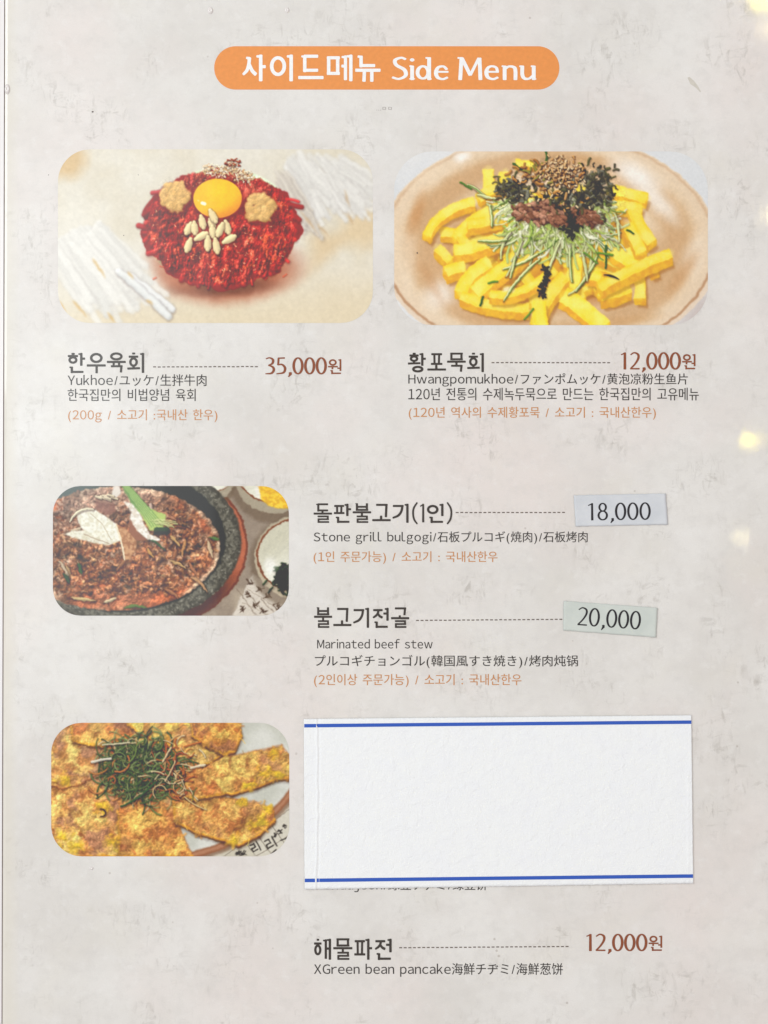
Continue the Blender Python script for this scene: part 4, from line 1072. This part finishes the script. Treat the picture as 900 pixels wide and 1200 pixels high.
# ---- green bean pancakes
def photo_pancake():
    s = Pic(60, 847, 339, 1003.5, 34); r = s.r
    X, Y = np.meshgrid(s.X, s.Y); n = s.noise(34, 5); nf = s.noise(3, 3); nm = s.noise(11, 5, .62)
    # printed runner in the corner
    s.C = lerp((200, 192, 172), (212, 206, 190), sstep(n, .3, .7))
    def bar(x0, y0, x1, y1, w, c=(52, 46, 42), a=.9): s.tube([(x0, y0), (x1, y1)], w, c, sh=0, flat=True, a=a)
    bar(284, 982, 300, 1004, .7, (110, 98, 84)); bar(303, 980, 320, 1004, .7, (110, 98, 84)); bar(318, 966, 340, 998, .7, (110, 98, 84)); bar(262, 1004, 340, 948, .7, (120, 104, 90)); bar(290, 1010, 340, 978, .7, (120, 104, 90))
    def RI(ox, oy, k, rot=-.48):
        c_, s_ = math.cos(rot), math.sin(rot)
        def T(x, y): return ox + (x * c_ - y * s_) * k, oy + (x * s_ + y * c_) * k
        for a, b_ in (((0, 0), (5, 0)), ((5, 0), (5, 4)), ((0, 4), (5, 4)), ((0, 4), (0, 8)), ((0, 8), (6, 8)), ((9, -1), (9, 10))): bar(*T(*a), *T(*b_), 1.7)
    RI(293, 991, 1.0); RI(310, 986, 1.15)
    for x, y in ((328, 975), (322, 978), (334, 968)):
        for k in range(7): a = r.uniform(-.6, 1.4); bar(x + r.uniform(-3, 3), y + r.uniform(-3, 3), x + r.uniform(-3, 3), y + r.uniform(-3, 3), 1.1)
    bar(318, 1001, 323, 996, 1.8); bar(329, 985, 336, 982, 1.6)
    for k in range(14): x = r.uniform(276, 288); bar(x, 1000 + r.uniform(-2, 3), x + 3, 999 + r.uniform(-3, 3), 1.2)
    # plate
    e = s.ell(196, 850, 186, 160, -.30)
    s.C = lerp(s.C, (120, 84, 60), (1 - sstep(e, 1.0, 1.03)) * .7)
    s.C = lerp(s.C, (150, 96, 66), 1 - sstep(e, .985, .998))
    s.C = lerp(s.C, (186, 132, 100), (1 - sstep(np.abs(e - .965), .004, .02)) * .8)
    pl = lerp((196, 196, 184), (216, 215, 206), sstep(n, .3, .7)); pl = lerp(pl, (176, 178, 156), sstep(X - Y, -545, -510) * .45)
    s.C = lerp(s.C, pl, 1 - sstep(e, .93, .95)); s.C += ((nf - .5) * 8)[..., None]
    warm = [(222, 160, 66), (206, 132, 52), (232, 184, 74), (190, 120, 62), (236, 196, 110), (176, 104, 56), (214, 148, 90)]
    CM = [np.zeros((s.H, s.W))]
    def cake(pts, tint=(1, 1, 1), brown=.5, n_=260):
        xs = [p[0] for p in pts]; ys = [p[1] for p in pts]
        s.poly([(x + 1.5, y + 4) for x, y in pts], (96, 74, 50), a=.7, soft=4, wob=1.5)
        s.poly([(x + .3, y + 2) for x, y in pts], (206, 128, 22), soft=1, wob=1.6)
        nn = s.noise(9, 5, .62); n2 = s.noise(16, 4)
        f = lerp((230, 182, 92), (196, 128, 66), sstep(nn, .38, .64)); f = lerp(f, (246, 216, 112), sstep(n2, .56, .70) * .8); f = lerp(f, (168, 118, 84), sstep(n2, .50, .34) * brown)
        f = f * np.array(tint)
        m = s.poly(pts, np.clip(f, 0, 255), soft=1, wob=1.6)
        CM[0] = np.maximum(CM[0], m)
        for a_, b_ in zip(pts, pts[1:] + pts[:1]):
            if b_[0] < a_[0]:
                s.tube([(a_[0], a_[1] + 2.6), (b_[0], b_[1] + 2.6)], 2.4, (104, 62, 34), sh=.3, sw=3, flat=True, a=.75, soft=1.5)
                s.tube([(a_[0], a_[1] + .2), (b_[0], b_[1] + .2)], 2.6, (236, 168, 52), sh=0, flat=True, a=.7, soft=2)
            elif b_[0] > a_[0] + 2: s.tube([a_, b_], 2.2, (176, 104, 50), sh=0, flat=True, a=.5, soft=2)
        for k in range(n_):
            x = r.uniform(min(xs), max(xs)); y = r.uniform(min(ys), max(ys))
            j = min(s.H - 1, max(0, int((y - 847) * s.S))); i = min(s.W - 1, max(0, int((x - 60) * s.S)))
            if m[j, i] < .9: continue
            base = f[j, i]
            q = r.rand()
            if q < .55: s.curl(x, y, r.uniform(0, 6.3), r.uniform(2, 8), r.uniform(1.2, 3.2), np.clip(base * r.uniform(.88, 1.14), 0, 255), r.uniform(-1.5, 1.5), n=4, amb=.80, dif=.26, sh=.12, sw=1.5, soft=2, a=.7)
            elif q < .85: s.curl(x, y, r.uniform(0, 6.3), r.uniform(2, 9), r.uniform(.6, 1.2), np.clip(base * 1.22 + 8, 0, 255), r.uniform(-1.5, 1.5), n=4, sh=0, flat=True, a=.65)
            else: s.curl(x, y, r.uniform(0, 6.3), r.uniform(1, 5), r.uniform(1, 2.4), base * np.array((.66, .55, .5)), r.uniform(-1, 1), n=3, sh=0, flat=True, a=.5, soft=1.5)
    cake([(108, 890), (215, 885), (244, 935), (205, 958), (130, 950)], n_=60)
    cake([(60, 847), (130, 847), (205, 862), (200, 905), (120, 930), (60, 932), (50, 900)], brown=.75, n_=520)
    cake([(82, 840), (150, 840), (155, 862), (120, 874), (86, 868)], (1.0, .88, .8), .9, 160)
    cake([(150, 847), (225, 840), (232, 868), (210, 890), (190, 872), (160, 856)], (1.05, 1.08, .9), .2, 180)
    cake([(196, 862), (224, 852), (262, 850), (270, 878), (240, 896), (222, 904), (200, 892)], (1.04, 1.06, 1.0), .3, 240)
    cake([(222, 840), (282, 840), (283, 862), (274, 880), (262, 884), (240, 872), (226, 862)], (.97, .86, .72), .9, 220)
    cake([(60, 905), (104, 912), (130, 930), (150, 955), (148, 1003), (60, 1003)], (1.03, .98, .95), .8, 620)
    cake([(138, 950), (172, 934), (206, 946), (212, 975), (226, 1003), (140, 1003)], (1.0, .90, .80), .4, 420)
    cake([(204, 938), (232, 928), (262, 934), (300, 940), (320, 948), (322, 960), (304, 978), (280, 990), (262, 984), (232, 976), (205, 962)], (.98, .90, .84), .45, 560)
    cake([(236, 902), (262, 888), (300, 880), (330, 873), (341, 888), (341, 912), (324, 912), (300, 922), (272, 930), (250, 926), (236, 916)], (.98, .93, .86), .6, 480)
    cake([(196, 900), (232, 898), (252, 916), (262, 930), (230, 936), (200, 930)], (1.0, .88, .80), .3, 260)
    # egg-yellow crust patches and char
    for cx, cy, rr in ((286, 938, 5), (314, 950, 5), (300, 968, 8), (308, 962, 6), (326, 908, 5), (292, 920, 6), (312, 905, 6), (275, 984, 5), (90, 990, 9), (74, 980, 8), (132, 985, 8), (320, 884, 4), (76, 914, 9), (120, 945, 7)):
        for k in range(16): s.curl(cx + r.normal(0, rr * .5), cy + r.normal(0, rr * .4), r.uniform(0, 6.3), 4, r.uniform(2, 4.5), (238, 188 + r.uniform(-14, 16), 46), 1, n=3, amb=.82, dif=.22, sh=.08, sw=1, a=.5, soft=2.5)
    for cx, cy, rx, ry, a in ((285, 963, 5, 10, .3), (300, 972, 6, 3, 0), (318, 957, 4, 5, 0), (254, 944, 5, 8, .6), (74, 886, 10, 8, .2), (66, 918, 12, 2, .3), (290, 893, 4, 14, .1), (270, 892, 3, 12, .1)):
        s.C = lerp(s.C, (132, 70, 36), (1 - sstep(s.ell(cx, cy, rx, ry, a), .2, 1.1)) * .6)
    s.tube([(60, 921), (72, 924), (92, 920), (112, 910)], 1.6, (140, 74, 40), sh=.3, sw=2, a=.8)
    s.curl(200, 858, -.45, 22, 1.2, (150, 92, 44), .1, sh=0, flat=True, a=.7)
    s.warp(2.0, 5, (1 - sstep(X + Y, 1275, 1285)) * blur(blur(CM[0])), grain=.16, tone=.2)
    CK = blur(blur(CM[0]))
    s.C = lerp(s.C, np.clip(s.C * np.array((1.02, 1.05, 1.15)) + 6, 0, 255), CK); s.emboss(9, .065, CK, 1, 1, .10); s.emboss(3.5, .04, CK)
    # seasoned leek tangle
    e = s.ell(163, 908, 50, 36, .05); s.C = lerp(s.C, (52, 58, 38), (1 - sstep(e, .55, 1.08)) * .72)
    lk = [(80, 104, 60), (66, 88, 52), (112, 130, 74), (94, 116, 74), (140, 154, 100), (56, 74, 48)]
    for k in range(640):
        a0 = r.uniform(0, 6.283); q = math.sqrt(r.rand()) * .80; x = 164 + 50 * q * math.cos(a0); y = 902 + 36 * q * math.sin(a0)
        if x > 208 and y < 880: continue
        u = r.rand(); c = np.array(lk[r.randint(6)]) if u < .84 else np.array([(198, 130, 72), (206, 184, 140), (186, 104, 60)][r.randint(3)])
        bend = r.uniform(1.2, 4.2) * (1 if r.rand() < .5 else -1)
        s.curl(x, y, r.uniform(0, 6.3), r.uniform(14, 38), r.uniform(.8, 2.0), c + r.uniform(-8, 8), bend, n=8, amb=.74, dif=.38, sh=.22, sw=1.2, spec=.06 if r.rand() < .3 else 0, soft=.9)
    for k in range(70):
        x = r.normal(206, 10); y = r.normal(906, 16); c = [(216, 172, 116), (196, 110, 56), (226, 204, 160), (90, 116, 56), (178, 88, 48)][r.randint(5)]
        s.curl(x, y, r.uniform(0, 6.3), r.uniform(8, 20), r.uniform(1, 2), c, r.uniform(-2, 2), n=6, amb=.66, dif=.45, sh=.3, sw=1)
    for x, y, a, L, w, c, b_ in ((108, 893, -.25, 22, 3, (222, 214, 196), .2), (120, 873, -.05, 32, 1.8, (216, 206, 170), -.1), (224, 900, -.3, 16, 3.2, (226, 210, 178), .2), (182, 935, -2.2, 30, 1.6, (206, 176, 130), 3.6), (150, 886, 1.2, 30, 2, (200, 120, 70), 2.4), (104, 922, 1.2, 22, 1.6, (200, 128, 78), -2.2),
                                 (118, 948, 0, 16, 1.4, (54, 44, 34), 3.6), (170, 862, 0, 10, 1.6, (60, 82, 40), -1.5), (186, 864, .6, 20, 2, (96, 116, 60), 2.4), (205, 892, 1.9, 26, 1.6, (224, 196, 150), .3), (216, 934, .7, 30, 1.4, (222, 196, 140), -.4), (160, 878, 1.7, 20, 1.8, (112, 134, 72), 1), (142, 945, -.4, 50, 2.2, (58, 92, 56), -.5)):
        s.curl(x, y, a, L, w, c, b_, n=8, amb=.70, dif=.4, sh=.4, sw=1.5)
    s.warp(.8, 5, grain=.06)
    return s.build(36, "printed_photo", "printed photo of golden bean pancakes topped with a dark green leek salad", page)

photo_raw_beef(); photo_jelly(); photo_bulgogi(); photo_pancake()

# ------------------------------------------------------------------ paper slips stuck on the page
def paper(name, rgb, bump, scale, grey=None, rough=.75):
    m = bpy.data.materials.new(name); m.use_nodes = True
    g = G(m); nt = m.node_tree; b = nt.nodes['Principled BSDF']; b.inputs['Roughness'].default_value = rough
    b.inputs['Specular IOR Level'].default_value = .25
    tc = nt.nodes.new('ShaderNodeTexCoord'); v = tc.outputs['Object']
    a = np.array(albp(rgb)); c2 = np.array(albp(grey)) if grey else a * .95
    col = g.mix(g.rng(g.noise(v, 130, 5, .6), .4, .65), tuple(a), tuple(c2))
    col = g.mix(g.rng(g.noise(v, 2400, 2), .4, .7, 0, .2), col, tuple(a * .9))
    g.L.new(col, b.inputs['Base Color'])
    h = g.math('ADD', g.noise(v, scale, 5, .6, .6), g.math('MULTIPLY', g.noise(v, scale * 5, 3), .35))
    bp = nt.nodes.new('ShaderNodeBump'); bp.inputs['Strength'].default_value = 1.0; bp.inputs['Distance'].default_value = bump
    g.L.new(h, bp.inputs['Height']); g.L.new(bp.outputs[0], b.inputs['Normal'])
    return m
def quad_sheet(name, q, nx, ny, m, label, cat, z0, fz, jag=.25, group=None):
    """thin sheet with its origin at its own centre; q = tl, tr, br, bl on the page"""
    cx = sum(p[0] for p in q) / 4; cy = sum(p[1] for p in q) / 4
    jt = [random.uniform(-jag, jag) for _ in range(200)]
    vs = []; fs = []
    for j in range(ny + 1):
        v_ = j / ny
        for i in range(nx + 1):
            u = i / nx
            x = (q[0][0] * (1 - u) + q[1][0] * u) * (1 - v_) + (q[3][0] * (1 - u) + q[2][0] * u) * v_
            y = (q[0][1] * (1 - u) + q[1][1] * u) * (1 - v_) + (q[3][1] * (1 - u) + q[2][1] * u) * v_
            if j in (0, ny): y += jt[i % 97]
            if i in (0, nx): x += jt[(j + 31) % 97]
            vs.append(((x - cx) * PX, (cy - y) * PX, fz(x, y, u, v_)))
    W = nx + 1
    fs = [(j * W + i, (j + 1) * W + i, (j + 1) * W + i + 1, j * W + i + 1) for j in range(ny) for i in range(nx)]
    ring = list(range(W)) + [j * W + nx for j in range(1, ny + 1)] + [ny * W + i for i in range(nx - 1, -1, -1)] + [j * W for j in range(ny - 1, 0, -1)]
    n0 = len(vs); vs += [(vs[k][0], vs[k][1], vs[k][2] - .00013) for k in ring]; n = len(ring)
    fs += [(ring[k], ring[(k + 1) % n], n0 + (k + 1) % n, n0 + k) for k in range(n)]
    o = link(name, mesh(name, vs, fs, True), m)
    for p in o.data.polygons[nx * ny:]: p.use_smooth = False
    o.location = P(cx, cy, z0)
    tag(o, label, cat, group); return o, cx, cy

def gray_ink(name, rgb):
    m = bpy.data.materials.new(name); m.use_nodes = True; b = m.node_tree.nodes['Principled BSDF']
    b.inputs['Base Color'].default_value = (*albp(rgb), 1); b.inputs['Roughness'].default_value = .6; b.inputs['Specular IOR Level'].default_value = .3
    return m
M_num = gray_ink("sticker_ink", (42, 40, 44))
def curl_edges(amp):
    def f(x, y, u, v_):
        e = max(0, 1 - min(u, 1 - u) * 9) ** 2 + .6 * max(0, 1 - min(v_, 1 - v_) * 6) ** 2
        return amp * e + .00002 * math.sin(x * .11) * math.cos(y * .2)
    return f
m1 = paper("sticker_grey_paper", (213, 215, 219), .00004, 420, (204, 207, 212))
m2 = paper("sticker_green_paper", (208, 213, 207), .00004, 420, (200, 206, 200))
q1 = [(672.2, 580.5), (780, 578.3), (782.6, 614.7), (674.6, 617)]
q2 = [(660.6, 704.2), (770.6, 712.4), (768.8, 747), (660, 738.6)]
st1, cx, cy = quad_sheet("price_sticker", q1, 40, 16, m1, "pale grey paper sticker reading 18,000 beside the stone grill bulgogi", "price sticker", .00020, curl_edges(.00010), group="price stickers on the menu")
def sticker_text(text, box, rot, o, cx, cy, w=.098):
    p = display(text, w, 1.1, w, .54)
    me = fit(p.mesh("price_lettering"), box, .00003, rot, (cx, cy)); link("price_lettering", me, M_num, o)
sticker_text("18,000", (689, 589, 762.5, 613), -.012, st1, cx, cy)
st2, cx, cy = quad_sheet("price_sticker", q2, 40, 16, m2, "tilted pale green paper sticker reading 20,000 beside the beef stew", "price sticker", .00020, curl_edges(.00010), group="price stickers on the menu")
sticker_text("20,000", (677, 713.5, 751, 739), .070, st2, cx, cy)

rs = np.random.RandomState(5); wob = np.interp(np.arange(0, 400), np.arange(0, 400, 9), rs.uniform(-.9, .9, 45))
def slip_h(x, y, u, v_):
    yy = int(max(0, min(399, y - 830)))
    cxr = 371.0 + wob[yy] * 1.1 + 1.2 * math.sin((y - 850) * .02)
    h = .00024 * math.exp(-((x - cxr) / 1.0) ** 2)
    h += -.00012 * math.exp(-((x - cxr - 2.2) / 1.2) ** 2)
    if y > 905: h += .00008 * math.exp(-((x - 806.5 - wob[yy] * .5) / 1.2) ** 2)
    h += .000015 * math.sin(x * .05 + y * .013) + .00010 * max(0, 1 - (812 - x) / 14) ** 2 + .00008 * max(0, 1 - (1040 - y) / 10) ** 2
    return h
q3 = [(356, 842.3), (810, 838), (812.2, 1035), (357, 1042)]
mw = paper("white_slip_paper", (242, 243, 245), .00036, 330, (240, 241, 244), .8)
slip, cx, cy = quad_sheet("paper_slip", q3, 455, 70, mw, "blank white paper slip with two blue lines stuck over a menu entry", "paper slip", .00036, slip_h, jag=.2)
MB = gray_ink("blue_print", (50, 90, 184))
for ya0, ya1, yb0, yb1, x0, x1 in ((848.3, 852.4, 844.0, 848.1, 356.6, 810.0), (1029.4, 1033.6, 1024.2, 1028.4, 357.2, 811.9)):
    vs = []; fs = []; n = 228
    for i in range(n + 1):
        t = i / n; x = x0 + (x1 - x0) * t
        for y in (ya0 * (1 - t) + yb0 * t, ya1 * (1 - t) + yb1 * t):
            vs.append(((x - cx) * PX, (cy - y) * PX, slip_h(x, y, 0, 0) + .00002))
    fs = [(2 * i, 2 * i + 1, 2 * i + 3, 2 * i + 2) for i in range(n)]
    link("blue_line", mesh("blue_line", vs, fs), MB, slip)

# ------------------------------------------------------------------ small blisters and specks in the laminate
def blister(x, y, rx, ry, h, name="laminate_blister"):
    vs = [P(x, y, h)]; fs = []; n = 20; R3 = 6
    for j in range(1, R3 + 1):
        q = j / R3
        for i in range(n):
            a = 2 * math.pi * i / n; vs.append(P(x + rx * q * math.cos(a), y + ry * q * math.sin(a), Z_PHOTO + h * (math.sin(q * math.pi) * .9 + (1 - q) * .35)))
    for i in range(n): fs.append((0, 1 + i, 1 + (i + 1) % n))
    for j in range(R3 - 1):
        for i in range(n):
            a = 1 + j * n + i; b_ = 1 + j * n + (i + 1) % n; fs.append((a, a + n, b_ + n, b_))
    vs[0] = P(x, y, Z_PHOTO + h * .3)
    link(name, mesh(name, vs, fs, True), M_blis, page)
M_blis = bpy.data.materials.new("blister_film"); M_blis.use_nodes = True
b = M_blis.node_tree.nodes['Principled BSDF']; b.inputs['Base Color'].default_value = (*alb((226, 220, 217)), 1)
b.inputs['Roughness'].default_value = .12; b.inputs['Coat Weight'].default_value = 1
for x, y, rx, ry, h in ((246.5, 12.3, 3.2, 4.2, .0004), (336.5, 12, 2.6, 3.4, .0003), (8.6, 104.5, 3.2, 6.0, .0005), (107, 1017.5, 2.6, 1.8, .0003)): blister(x, y, rx, ry, h)
M_speck = ink("speck_dark", (96, 84, 78))
def speck(x, y, r_):
    n = 8; k = [random.uniform(.7, 1.3) for _ in range(n)]
    vs = [P(x + r_ * k[i] * math.cos(2 * math.pi * i / n), y - r_ * k[i] * math.sin(2 * math.pi * i / n), Z_INK + .00004) for i in range(n)]
    link("dirt_speck", mesh("dirt_speck", vs, [tuple(range(n))]), M_speck, page)
for x, y, r_ in ((108.7, 131, 1.0), (57, 205, .5), (489, 296.5, .8), (162, 205, .5), (145, 276, .6), (440, 991, .6)): speck(x, y, r_)
M_scuff = ink("scuff_brown", (206, 200, 190))
v = [P(x, y, Z_PHOTO) for x, y in ((805.5, 91), (808, 90.2), (813, 94.5), (818, 101), (821.5, 107.5), (820.5, 108), (815, 102.5), (809, 98.5))]
link("scuff_mark", mesh("scuff_mark", v, [tuple(range(8))[::-1]]), M_scuff, page)
